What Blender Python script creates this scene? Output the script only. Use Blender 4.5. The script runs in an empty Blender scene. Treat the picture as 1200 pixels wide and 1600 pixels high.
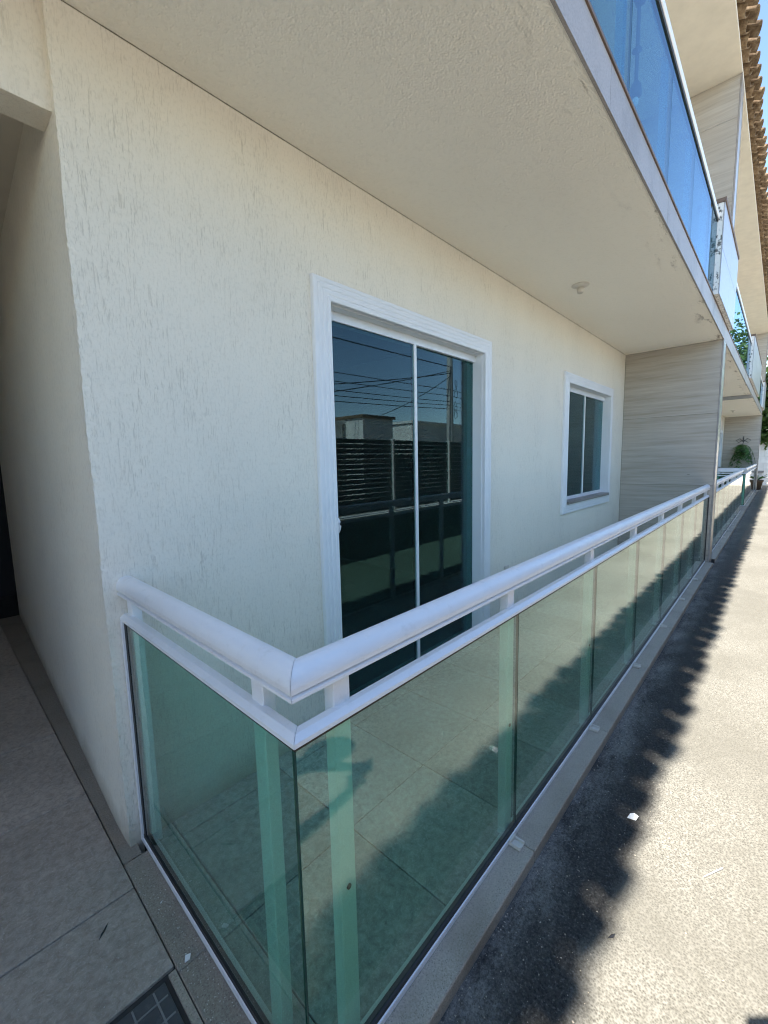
import bpy, bmesh, math, random
from mathutils import Vector, Matrix
random.seed(7)
SC = bpy.context.scene
COL = SC.collection
PI = math.pi

# ------------------------------------------------------------------ camera
CAM = Vector((-0.4025, -0.6038, 1.3049))
yaw, pit, rol = math.radians(42.894), math.radians(-6.748), math.radians(-1.2656)
fw = Vector((math.cos(pit) * math.cos(yaw), math.cos(pit) * math.sin(yaw), math.sin(pit)))
rt = fw.cross(Vector((0, 0, 1))).normalized()
up = rt.cross(fw)
r2 = rt * math.cos(rol) + up * math.sin(rol)
u2 = -rt * math.sin(rol) + up * math.cos(rol)
cd = bpy.data.cameras.new("camera")
cam = bpy.data.objects.new("camera", cd)
COL.objects.link(cam)
M = Matrix(((r2.x, u2.x, -fw.x), (r2.y, u2.y, -fw.y), (r2.z, u2.z, -fw.z))).to_4x4()
M.translation = CAM
cam.matrix_world = M
cd.sensor_fit = 'HORIZONTAL'
cd.sensor_width = 36.0
cd.lens = 664.98 / 1200 * 36.0
cd.clip_start = 0.02
cd.clip_end = 2000
SC.camera = cam

# ------------------------------------------------------------------ sky, sun, exposure
S = Vector((-0.93, 0.027, 1.0)).normalized()          # towards the sun
w = bpy.data.worlds.new("World"); SC.world = w; w.use_nodes = True
nt = w.node_tree
bg = nt.nodes["Background"]
sky = nt.nodes.new("ShaderNodeTexSky"); sky.sky_type = 'NISHITA'; sky.sun_disc = False
sky.sun_elevation = math.asin(S.z)
sky.sun_rotation = math.atan2(S.x, S.y)
sky.altitude = 0; sky.air_density = 1.0; sky.dust_density = 0.0; sky.ozone_density = 1.6
nt.links.new(sky.outputs[0], bg.inputs[0])
bg.inputs[1].default_value = 0.095
ld = bpy.data.lights.new("sun", 'SUN'); ld.energy = 3.9; ld.angle = math.radians(0.5); ld.color = (1.0, 0.945, 0.86)
sun = bpy.data.objects.new("sun", ld); COL.objects.link(sun)
sun.rotation_euler = S.to_track_quat('Z', 'Y').to_euler()
sun.location = (0, 0, 20)
vs = SC.view_settings
vs.view_transform = 'Standard'; vs.look = 'None'; vs.exposure = 2.22; vs.gamma = 1.0; vs.use_curve_mapping = False
SC.cycles.use_denoising = True
SC.cycles.denoiser = 'OPENIMAGEDENOISE'
SC.cycles.denoising_input_passes = 'RGB_ALBEDO_NORMAL'
SC.cycles.denoising_prefilter = 'FAST'
SC.cycles.filter_width = 1.1
SC.cycles.max_bounces = 10
SC.cycles.diffuse_bounces = 5
SC.cycles.glossy_bounces = 5
SC.cycles.transparent_max_bounces = 24
SC.cycles.sample_clamp_indirect = 6.0

# ------------------------------------------------------------------ dimensions
W = 0.967          # balcony depth, glass to facade
L = 5.994          # near face of first pier
ZC = 2.617         # balcony ceiling
ZF = 2.79          # top of slab edge
YP = -0.043        # outer plane of slab edge and piers
ZS = 5.36          # upper soffit
ZR = -0.045        # driveway
PT = 0.25          # pier thickness
GAP = 1.26         # corridor width
GAPL = 1.9         # passage beside the viewer, its unseen width set for the light it admits
PITCH = 0.83

# ------------------------------------------------------------------ node helpers
class NT:
    def __init__(s, name):
        s.m = bpy.data.materials.new(name); s.m.use_nodes = True
        s.t = s.m.node_tree; s.n = s.t.nodes
        s.b = s.n["Principled BSDF"]; s.out = s.n["Material Output"]
        g = s.n.new("ShaderNodeNewGeometry"); s.pos = g.outputs["Position"]; s.geo = g
    def link(s, a, b): s.t.links.new(a, b)
    def put(s, sock, v):
        if isinstance(v, bpy.types.NodeSocket): s.link(v, sock)
        elif v is not None:
            if sock.type == 'RGBA' and not isinstance(v, (int, float)) and len(v) == 3: v = (*v, 1)
            sock.default_value = v
    def scale(s, sx, sy, sz, src=None, rot=(0, 0, 0)):
        n = s.n.new("ShaderNodeMapping"); s.link(src or s.pos, n.inputs[0])
        n.inputs["Scale"].default_value = (sx, sy, sz); n.inputs["Rotation"].default_value = rot
        return n.outputs[0]
    def noise(s, vec, sc=1.0, det=3.0, rough=0.55, dist=0.0, col=False):
        n = s.n.new("ShaderNodeTexNoise"); s.link(vec, n.inputs["Vector"])
        n.inputs["Scale"].default_value = sc; n.inputs["Detail"].default_value = det
        n.inputs["Roughness"].default_value = rough; n.inputs["Distortion"].default_value = dist
        return n.outputs["Color" if col else "Fac"]
    def voro(s, vec, sc=1.0, feat='F1', out="Distance", rnd=1.0):
        n = s.n.new("ShaderNodeTexVoronoi"); n.feature = feat; s.link(vec, n.inputs["Vector"])
        n.inputs["Scale"].default_value = sc; n.inputs["Randomness"].default_value = rnd
        return n.outputs[out]
    def ramp(s, fac, stops, interp='LINEAR'):
        n = s.n.new("ShaderNodeValToRGB"); n.color_ramp.interpolation = interp; s.link(fac, n.inputs[0])
        el = n.color_ramp.elements
        while len(el) < len(stops): el.new(0.5)
        for e, (p, c) in zip(el, stops):
            e.position = p
            e.color = (c, c, c, 1) if isinstance(c, (int, float)) else (*c, 1)
        return n.outputs[0]
    def mix(s, fac, a, b, mode='MIX'):
        n = s.n.new("ShaderNodeMix"); n.data_type = 'RGBA'; n.blend_type = mode
        s.put(n.inputs[0], fac); s.put(n.inputs[6], a); s.put(n.inputs[7], b)
        return n.outputs[2]
    def math(s, op, a, b=None, clamp=False):
        n = s.n.new("ShaderNodeMath"); n.operation = op; n.use_clamp = clamp
        s.put(n.inputs[0], a)
        if b is not None: s.put(n.inputs[1], b)
        return n.outputs[0]
    def xyz(s, src=None):
        n = s.n.new("ShaderNodeSeparateXYZ"); s.link(src or s.pos, n.inputs[0]); return n.outputs
    def bump(s, h, strength=0.5, dist=0.005, prev=None):
        n = s.n.new("ShaderNodeBump"); s.link(h, n.inputs["Height"])
        n.inputs["Strength"].default_value = strength; n.inputs["Distance"].default_value = dist
        if prev: s.link(prev, n.inputs["Normal"])
        return n.outputs[0]
    def obrand(s):
        n = s.n.new("ShaderNodeObjectInfo"); return n.outputs["Random"]
    def set(s, color=None, rough=None, normal=None, metal=None, spec=None, coat=None):
        if color is not None: s.put(s.b.inputs["Base Color"], color)
        if rough is not None: s.put(s.b.inputs["Roughness"], rough)
        if normal is not None: s.link(normal, s.b.inputs["Normal"])
        if metal is not None: s.put(s.b.inputs["Metallic"], metal)
        if spec is not None: s.put(s.b.inputs["Specular IOR Level"], spec)
        if coat is not None: s.put(s.b.inputs["Coat Weight"], coat)
        return s.m

def mat_plaster(name, base, base2, groove=(0.45, 0.42, 0.35)):
    k = NT(name)
    fine = k.noise(k.scale(120, 120, 70), 1.0, 4, 0.65)
    warp = k.noise(k.scale(14, 14, 6), 1.0, 2)
    v = k.n.new("ShaderNodeVectorMath"); v.operation = 'MULTIPLY_ADD'
    k.link(k.noise(k.scale(9, 9, 9), 1.0, 2, col=True), v.inputs[0]); v.inputs[1].default_value = (0.008, 0.008, 0.0); k.link(k.pos, v.inputs[2])
    st = k.noise(k.scale(230, 230, 15, v.outputs[0]), 1.0, 2.5, 0.6)
    st2 = k.noise(k.scale(330, 330, 40, v.outputs[0]), 1.0, 2, 0.6)
    g1 = k.ramp(st, [(0.345, 0.0), (0.41, 1.0)])
    g2 = k.ramp(st2, [(0.31, 0.0), (0.40, 1.0)])
    where = k.ramp(k.noise(k.scale(5, 5, 2.2), 1.0, 3), [(0.36, 0.12), (0.66, 1.0)])
    gm = k.math('MULTIPLY', g1, g2)
    grv = k.math('MULTIPLY', k.math('SUBTRACT', 1.0, gm), where)       # 1 in a groove
    big = k.noise(k.scale(1.6, 1.6, 0.8), 1.0, 4)
    c = k.mix(k.ramp(big, [(0.35, 0.0), (0.7, 1.0)]), base, base2)
    c = k.mix(k.math('MULTIPLY', grv, 0.5), c, groove)
    c = k.mix(k.ramp(fine, [(0.34, 0.22), (0.50, 0.0)]), c, groove)
    spots = k.ramp(k.noise(k.scale(60, 60, 22), 1.0, 2), [(0.73, 0.0), (0.79, 1.0)])
    c = k.mix(k.math('MULTIPLY', spots, 0.35), c, (0.25, 0.24, 0.2))
    # splash dirt just above the floor
    z = k.xyz()[2]
    low = k.ramp(k.math('ADD', z, k.math('MULTIPLY', k.noise(k.scale(9, 9, 5), 1.0, 4), 0.12)), [(0.05, 1.0), (0.17, 0.0)])
    c = k.mix(k.math('MULTIPLY', low, 0.6), c, (0.30, 0.25, 0.16))
    h = k.math('ADD', k.math('MULTIPLY', fine, 0.8), k.math('MULTIPLY', grv, -0.9))
    h = k.math('ADD', h, k.math('MULTIPLY', warp, 0.5))
    return k.set(c, 0.85, k.bump(h, 0.5, 0.0035), spec=0.25)

def mat_ceiling(name, base, base2):
    k = NT(name)
    n1 = k.noise(k.scale(62, 62, 62), 1.0, 3, 0.6, 0.4)
    n2 = k.voro(k.pos, 130)
    h = k.math('ADD', n1, k.math('MULTIPLY', n2, 0.35))
    c = k.mix(k.ramp(k.noise(k.scale(1.3, 2.2, 1), 1.0, 4), [(0.3, 0.0), (0.7, 1.0)]), base, base2)
    c = k.mix(k.ramp(n1, [(0.33, 0.2), (0.48, 0.0)]), c, tuple(q * 0.75 for q in base2))  # pits darkened in the colour, as shade in the rough relief
    # mould coming in from the outer edge
    y = k.xyz()[1]
    edge = k.ramp(y, [(0.0, 1.0), (0.12, 0.0)])
    blot = k.ramp(k.noise(k.scale(2.1, 9, 3), 1.0, 5, 0.7), [(0.55, 0.0), (0.66, 1.0)])
    sp = k.ramp(k.noise(k.scale(95, 95, 95), 1.0, 3), [(0.40, 0.0), (0.62, 1.0)])
    mm = k.math('MULTIPLY', k.math('MULTIPLY', edge, blot), k.math('MULTIPLY_ADD', sp, 0.7))
    c = k.mix(k.math('MULTIPLY', mm, 0.95, True), c, (0.12, 0.09, 0.055))
    return k.set(c, 0.9, k.bump(h, 0.8, 0.007), spec=0.2)

def mat_flat(name, c, rough=0.5, metal=0.0, var=0.06, bump=0.0, bsc=120, spec=0.5, dirt=None):
    k = NT(name)
    n = k.noise(k.scale(6, 6, 6), 1.0, 5, 0.6)
    d = tuple(max(0, x * (1 - var * 3)) for x in c)
    col = k.mix(k.ramp(n, [(0.3, 0.0), (0.75, 1.0)]), c, d) if var else (*c, 1)
    if dirt:
        dn = k.ramp(k.noise(k.scale(34, 34, 34), 1.0, 5, 0.7), [(0.56, 0.0), (0.74, 1.0)])
        col = k.mix(k.math('MULTIPLY', dn, dirt[0]), col, dirt[1])
    nm = k.bump(k.noise(k.scale(bsc, bsc, bsc), 1.0, 3), bump, 0.003) if bump else None
    return k.set(col, rough, nm, metal, spec)

def mat_wood_tile(name, gloss=0.32):
    k = NT(name)
    # grain runs horizontally along y (faces along x) and along x (faces along y)
    v = k.n.new("ShaderNodeVectorMath"); v.operation = 'MULTIPLY_ADD'
    k.link(k.noise(k.scale(1.5, 1.5, 4), 1.0, 2, col=True), v.inputs[0]); v.inputs[1].default_value = (0.0, 0.0, 0.05); k.link(k.pos, v.inputs[2])
    a = k.noise(k.scale(1.2, 1.2, 26, v.outputs[0]), 1.0, 5, 0.62)
    b = k.noise(k.scale(3.5, 3.5, 110, v.outputs[0]), 1.0, 3, 0.6)
    c2 = k.noise(k.scale(0.8, 0.8, 5), 1.0, 3)
    f = k.math('ADD', k.math('MULTIPLY', a, 0.62), k.math('ADD', k.math('MULTIPLY', b, 0.24), k.math('MULTIPLY', c2, 0.22)))
    c = k.ramp(f, [(0.34, (0.29, 0.25, 0.20)), (0.50, (0.385, 0.345, 0.29)), (0.58, (0.42, 0.38, 0.325)), (0.72, (0.48, 0.445, 0.39))])
    kn = k.ramp(k.voro(k.scale(1.6, 2.4, 7), 1.0), [(0.02, 1.0), (0.05, 0.0)])
    c = k.mix(k.math('MULTIPLY', kn, 0.6), c, (0.14, 0.12, 0.1))
    return k.set(c, gloss, k.bump(b, 0.08, 0.001))

def mat_stone(name, c1, c2, dark, sc=260, rough=0.55, var=0.5, bump=0.15, stain=(0.16, 0.14, 0.11), tint_rand=True):
    k = NT(name)
    a = k.noise(k.scale(sc, sc, sc), 1.0, 2, 0.7)
    b = k.noise(k.scale(3, 3, 3), 1.0, 5, 0.65)
    sp = k.ramp(k.voro(k.pos, sc * 0.8), [(0.16, 1.0), (0.30, 0.0)])
    c = k.mix(k.ramp(a, [(0.35, 0.0), (0.65, 1.0)]), c1, c2)
    c = k.mix(k.math('MULTIPLY', sp, var), c, dark)
    c = k.mix(k.math('MULTIPLY', k.ramp(b, [(0.5, 0.0), (0.72, 1.0)]), 0.55), c, stain)
    if tint_rand:
        r = k.ramp(k.obrand(), [(0.0, 0.88), (1.0, 1.0)])
        c = k.mix(1.0, c, r, 'MULTIPLY')
    return k.set(c, rough, k.bump(a, bump, 0.002))

def mat_glass(name, tint, rough=0.0, dust=0.02, dustc=(0.5, 0.52, 0.45), ior_f0=0.04, low_dirt=0.0, refl=(1, 1, 1)):
    k = NT(name)
    lw = k.n.new("ShaderNodeLayerWeight"); lw.inputs[0].default_value = 0.5
    p = k.math('POWER', lw.outputs["Facing"], 5.0)
    F = k.math('MULTIPLY_ADD', p, 1 - ior_f0); F.node.inputs[2].default_value = ior_f0
    tr = k.n.new("ShaderNodeBsdfTransparent"); tr.inputs[0].default_value = (*tint, 1)
    gl = k.n.new("ShaderNodeBsdfGlossy"); gl.inputs["Roughness"].default_value = rough; gl.inputs[0].default_value = (*refl, 1)
    mx = k.n.new("ShaderNodeMixShader"); k.link(F, mx.inputs[0]); k.link(tr.outputs[0], mx.inputs[1]); k.link(gl.outputs[0], mx.inputs[2])
    df = k.n.new("ShaderNodeBsdfDiffuse"); df.inputs[0].default_value = (*dustc, 1)
    mx2 = k.n.new("ShaderNodeMixShader")
    sm = k.ramp(k.noise(k.scale(3, 3, 2), 1.0, 5, 0.65), [(0.4, 0.3), (0.75, 1.0)])
    sp = k.ramp(k.noise(k.scale(130, 130, 130), 1.0, 3, 0.6), [(0.66, 0.0), (0.76, 1.0)])
    d = k.math('MULTIPLY', sm, dust)
    if low_dirt:
        z = k.xyz()[2]
        lo = k.ramp(k.math('ADD', z, k.math('MULTIPLY', k.noise(k.scale(5, 5, 5), 1.0, 4), 0.2)), [(0.08, 1.0), (0.42, 0.0)])
        d = k.math('ADD', d, k.math('MULTIPLY', k.math('MULTIPLY', lo, sp), low_dirt))
    k.link(d, mx2.inputs[0]); k.link(mx.outputs[0], mx2.inputs[1]); k.link(df.outputs[0], mx2.inputs[2])
    k.link(mx2.outputs[0], k.out.inputs[0])
    return k.m

def mat_driveway():
    k = NT("weathered_driveway")
    x, y, z = k.xyz()
    a = k.noise(k.scale(125, 125, 125), 1.0, 4, 0.8)
    v = k.voro(k.pos, 170)
    med = k.noise(k.scale(30, 30, 30), 1.0, 4, 0.7)
    big = k.noise(k.scale(1.4, 1.4, 1.4), 1.0, 5, 0.62)
    grain = k.math('ADD', k.math('MULTIPLY', a, 0.7), k.math('MULTIPLY', v, 0.45))
    c = k.ramp(grain, [(0.36, (0.08, 0.074, 0.06)), (0.47, (0.150, 0.141, 0.118)), (0.58, (0.210, 0.199, 0.169)), (0.70, (0.30, 0.285, 0.246))])
    c = k.mix(k.math('MULTIPLY', k.ramp(big, [(0.40, 0.0), (0.62, 1.0)]), 0.6), c, (0.15, 0.141, 0.117), 'MIX')
    c = k.mix(k.math('MULTIPLY', k.ramp(med, [(0.50, 0.0), (0.70, 1.0)]), 0.35), c, (0.15, 0.14, 0.113))
    # black mould along the kerb, its edge drawn out to deepen the eave shadow
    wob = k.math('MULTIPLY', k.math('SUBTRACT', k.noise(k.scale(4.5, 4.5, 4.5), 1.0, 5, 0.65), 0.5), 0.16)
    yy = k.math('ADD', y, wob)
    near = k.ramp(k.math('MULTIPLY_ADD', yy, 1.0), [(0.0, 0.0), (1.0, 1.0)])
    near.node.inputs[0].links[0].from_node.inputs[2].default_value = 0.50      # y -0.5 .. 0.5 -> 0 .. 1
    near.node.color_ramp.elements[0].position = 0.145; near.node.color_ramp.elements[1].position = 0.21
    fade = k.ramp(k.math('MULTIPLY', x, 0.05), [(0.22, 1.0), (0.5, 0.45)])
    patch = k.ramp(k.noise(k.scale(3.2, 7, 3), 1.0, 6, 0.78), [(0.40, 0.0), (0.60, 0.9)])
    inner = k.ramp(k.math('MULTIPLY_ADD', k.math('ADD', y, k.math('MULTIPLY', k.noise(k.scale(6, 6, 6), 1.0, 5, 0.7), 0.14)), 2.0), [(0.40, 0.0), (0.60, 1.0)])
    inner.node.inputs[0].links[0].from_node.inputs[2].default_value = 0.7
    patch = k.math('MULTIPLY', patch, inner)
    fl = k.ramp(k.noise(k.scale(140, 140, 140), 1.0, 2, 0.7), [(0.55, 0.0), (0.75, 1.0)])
    mould_shade = k.mix(k.ramp(a, [(0.35, 0.0), (0.7, 1.0)]), (0.02, 0.019, 0.0175), (0.08, 0.076, 0.069))
    mould_shade = k.mix(patch, mould_shade, k.mix(k.ramp(a, [(0.35, 0.0), (0.65, 1.0)]), (0.105, 0.10, 0.09), (0.30, 0.285, 0.255)))
    mould_shade = k.mix(k.math('MULTIPLY', fl, 0.35), mould_shade, (0.30, 0.29, 0.27))
    c = k.mix(k.math('MULTIPLY', near, fade), c, mould_shade)
    h = k.math('ADD', k.math('MULTIPLY', grain, 0.8), k.math('MULTIPLY', med, 0.5))
    return k.set(c, 0.88, k.bump(h, 0.55, 0.004), spec=0.3)

def mat_tile_floor(name, c1, c2, spk, bump=0.35):
    k = NT(name)
    a = k.noise(k.scale(40, 40, 40), 1.0, 6, 0.75, 0.4)
    b = k.noise(k.scale(160, 160, 160), 1.0, 3, 0.7)
    big = k.noise(k.scale(2.2, 2.2, 2.2), 1.0, 5, 0.6)
    c = k.mix(k.ramp(a, [(0.35, 0.0), (0.66, 1.0)]), c1, c2)
    c = k.mix(k.math('MULTIPLY', k.ramp(b, [(0.55, 0.0), (0.72, 1.0)]), 0.5), c, spk)
    c = k.mix(k.math('MULTIPLY', k.ramp(big, [(0.45, 0.0), (0.7, 1.0)]), 0.35), c, tuple(x * 0.6 for x in c1))
    dk = k.ramp(k.noise(k.scale(45, 45, 45), 1.0, 4, 0.6), [(0.68, 0.0), (0.76, 1.0)])
    c = k.mix(k.math('MULTIPLY', dk, 0.5), c, (0.05, 0.05, 0.045))
    if bump < 0.4:      # mould that creeps in from under the railing
        y = k.xyz()[1]
        ed = k.ramp(k.math('ADD', y, k.math('MULTIPLY', k.noise(k.scale(7, 7, 7), 1.0, 5, 0.7), 0.16)), [(0.06, 1.0), (0.20, 0.0)])
        sp2 = k.ramp(k.noise(k.scale(75, 75, 75), 1.0, 5, 0.7), [(0.44, 0.0), (0.60, 1.0)])
        c = k.mix(k.math('MULTIPLY', k.math('MULTIPLY', ed, sp2), 0.8), c, (0.06, 0.06, 0.035))
    r = k.ramp(k.obrand(), [(0.0, 0.8), (1.0, 1.08)])
    c = k.mix(1.0, c, r, 'MULTIPLY')
    h = k.math('ADD', a, k.math('MULTIPLY', b, 0.4))
    return k.set(c, 0.6, k.bump(h, bump, 0.004), spec=0.4)

def mat_leaf(name, c1, c2):
    k = NT(name)
    r = k.noise(k.scale(9, 9, 9), 1.0, 3)
    c = k.mix(k.ramp(r, [(0.3, 0.0), (0.7, 1.0)]), c1, c2)
    m = k.set(c, 0.5, spec=0.3)
    k.b.inputs["Subsurface Weight"].default_value = 0.0
    tl = k.n.new("ShaderNodeBsdfTranslucent"); k.link(c, tl.inputs[0])
    mx = k.n.new("ShaderNodeMixShader"); mx.inputs[0].default_value = 0.3
    k.link(k.b.outputs[0], mx.inputs[1]); k.link(tl.outputs[0], mx.inputs[2]); k.link(mx.outputs[0], k.out.inputs[0])
    return m

def mat_lichen():
    k = NT("mouldy_white_paint")
    sp = k.ramp(k.noise(k.scale(38, 38, 26), 1.0, 4, 0.6), [(0.55, 0.0), (0.62, 1.0)])
    c = k.mix(k.math('MULTIPLY', sp, 0.9), (0.72, 0.71, 0.68), (0.06, 0.06, 0.055))
    return k.set(c, 0.75)

def mat_rooftile():
    k = NT("clay_roof_tile")
    a = k.noise(k.scale(24, 24, 24), 1.0, 5, 0.65)
    c = k.ramp(a, [(0.3, (0.09, 0.06, 0.038)), (0.5, (0.20, 0.135, 0.08)), (0.7, (0.31, 0.235, 0.155))])
    r = k.ramp(k.obrand(), [(0.0, 0.65), (1.0, 1.1)])
    c = k.mix(1.0, c, r, 'MULTIPLY')
    return k.set(c, 0.85, k.bump(a, 0.3, 0.004), spec=0.2)

MT = {}
MT['wall'] = mat_plaster("scratched_cream_plaster", (0.84, 0.775, 0.655), (0.80, 0.74, 0.63), (0.48, 0.435, 0.35))
MT['ceil'] = mat_ceiling("rough_cream_ceiling", (0.91, 0.86, 0.755), (0.89, 0.84, 0.735))
MT['soffit'] = mat_flat("painted_soffit", (0.70, 0.64, 0.53), 0.85, var=0.04, bump=0.2, bsc=60, spec=0.2)
MT['wood'] = mat_wood_tile("wood_look_porcelain", 0.24)
MT['granite'] = mat_stone("kerb_granite", (0.34, 0.29, 0.225), (0.47, 0.41, 0.33), (0.12, 0.10, 0.08), 200, 0.6, 0.6, 0.25, stain=(0.20, 0.155, 0.105))
MT['kerb2'] = mat_stone("side_kerb_stone", (0.24, 0.20, 0.155), (0.35, 0.30, 0.24), (0.09, 0.08, 0.065), 190, 0.7, 0.6, 0.35, stain=(0.13, 0.12, 0.095))
MT['fascia'] = mat_stone("pale_fascia_stone", (0.30, 0.268, 0.245), (0.37, 0.335, 0.31), (0.22, 0.20, 0.18), 120, 0.45, 0.3, 0.05, stain=(0.13, 0.105, 0.08))
MT['alu'] = mat_flat("white_powder_coated_aluminium", (0.80, 0.80, 0.80), 0.33, var=0.02, bump=0.04, bsc=400, dirt=(0.24, (0.45, 0.42, 0.36)))
MT['trim'] = mat_flat("white_door_trim", (0.80, 0.80, 0.80), 0.45, var=0.02, dirt=(0.10, (0.5, 0.48, 0.42)))
MT['gasket_gap'] = mat_flat("black_rubber_and_gap", (0.012, 0.013, 0.013), 0.5, var=0)
MT['glass'] = mat_glass("green_balcony_glass", (0.70, 0.90, 0.835), dust=0.02, ior_f0=0.055, low_dirt=0.35)
MT['glass_edge'] = mat_flat("dark_green_glass_edge", (0.015, 0.06, 0.045), 0.15, var=0)
MT['glass_up'] = mat_glass("blue_green_upper_glass", (0.40, 0.62, 0.68), dust=0.0015, refl=(0.55, 0.68, 0.80))
MT['glass_door'] = mat_glass("smoked_green_door_glass", (0.44, 0.60, 0.58), dust=0.012, refl=(0.60, 0.80, 0.92))  # dust veil raised to stand in for light from the room
MT['floor'] = mat_tile_floor("balcony_floor_tile", (0.26, 0.255, 0.235), (0.54, 0.53, 0.49), (0.72, 0.71, 0.67))
MT['path'] = mat_tile_floor("entry_path_tile", (0.32, 0.26, 0.21), (0.53, 0.455, 0.38), (0.68, 0.61, 0.53), 0.8)
MT['grout'] = mat_flat("dark_grout", (0.045, 0.043, 0.038), 0.9, var=0.1)
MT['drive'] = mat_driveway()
MT['ground'] = mat_stone("pale_ground", (0.34, 0.31, 0.25), (0.42, 0.385, 0.32), (0.2, 0.18, 0.14), 20, 0.9, 0.3, 0.2, tint_rand=False)
MT['roof'] = mat_rooftile()
MT['cap'] = mat_flat("brown_parapet_cap", (0.17, 0.115, 0.085), 0.6, var=0.15)
MT['ptile'] = mat_stone("grey_parapet_tile", (0.36, 0.37, 0.395), (0.43, 0.44, 0.46), (0.29, 0.30, 0.32), 60, 0.3, 0.3, 0.03, stain=(0.4, 0.4, 0.4))
MT['lichen'] = mat_lichen()
MT['sill'] = mat_stone("window_sill_granite", (0.22, 0.20, 0.185), (0.34, 0.315, 0.29), (0.1, 0.09, 0.085), 260, 0.4)
MT['plastic'] = mat_flat("aged_white_plastic", (0.66, 0.62, 0.54), 0.45, var=0.06)
MT['dark'] = mat_flat("dark_interior", (0.45, 0.43, 0.40), 0.8, var=0.05)
MT['void'] = mat_flat("passage_shade_black", (0.022, 0.021, 0.02), 0.8, var=0.05)
MT['white'] = mat_flat("white_house_paint", (0.76, 0.74, 0.69), 0.8, var=0.05, bump=0.1, bsc=40)
MT['greyhouse'] = mat_flat("grey_house_paint", (0.34, 0.35, 0.36), 0.8, var=0.05)
MT['fence'] = mat_flat("dark_grey_fence_metal", (0.055, 0.06, 0.06), 0.5, var=0.05)
MT['fencepost'] = mat_flat("pale_fence_post_metal", (0.62, 0.62, 0.60), 0.5, var=0.05)
MT['lowwall'] = mat_flat("dark_low_wall_paint", (0.075, 0.08, 0.075), 0.8, var=0.1)
MT['concrete'] = mat_flat("pole_concrete", (0.42, 0.41, 0.38), 0.85, var=0.1, bump=0.2)
MT['wire'] = mat_flat("black_cable", (0.012, 0.012, 0.014), 0.6, var=0)
MT['iron'] = mat_flat("dark_iron", (0.03, 0.03, 0.032), 0.5, var=0.1)
MT['grate'] = mat_flat("slate_grey_drain_plate", (0.085, 0.088, 0.092), 0.6, var=0.15, bump=0.3, dirt=(0.4, (0.2, 0.19, 0.17)))
MT['rib'] = mat_flat("worn_plate_rib", (0.26, 0.26, 0.25), 0.6, var=0.15)
MT['leaf'] = mat_leaf("fern_leaf", (0.04, 0.11, 0.022), (0.10, 0.21, 0.045))
MT['leaf2'] = mat_leaf("tree_leaf", (0.03, 0.065, 0.018), (0.085, 0.14, 0.03))
MT['leaf3'] = mat_leaf("yellow_green_leaf", (0.10, 0.15, 0.025), (0.17, 0.21, 0.045))
MT['bark'] = mat_flat("bark", (0.13, 0.095, 0.065), 0.9, var=0.15, bump=0.5, bsc=30)
MT['joint'] = mat_flat("brown_joint", (0.30, 0.255, 0.19), 0.9, var=0.25)
MT['terracotta'] = mat_flat("terracotta", (0.33, 0.17, 0.09), 0.8, var=0.1)
MT['paper'] = mat_flat("white_paper", (0.78, 0.78, 0.76), 0.7, var=0)
MT['redleaf'] = mat_flat("dry_red_leaf", (0.24, 0.07, 0.03), 0.7, var=0.1)
MT['skin'] = mat_flat("skin", (0.42, 0.25, 0.17), 0.5, var=0.03)
MT['shirt'] = mat_flat("navy_cotton", (0.05, 0.06, 0.10), 0.9, var=0.08)
MT['jeans'] = mat_flat("grey_trousers", (0.08, 0.085, 0.10), 0.9, var=0.08)
MT['hair'] = mat_flat("dark_hair", (0.02, 0.015, 0.012), 0.6, var=0.05)
MT['shoe'] = mat_flat("black_shoe", (0.03, 0.03, 0.03), 0.5, var=0.05)

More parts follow.
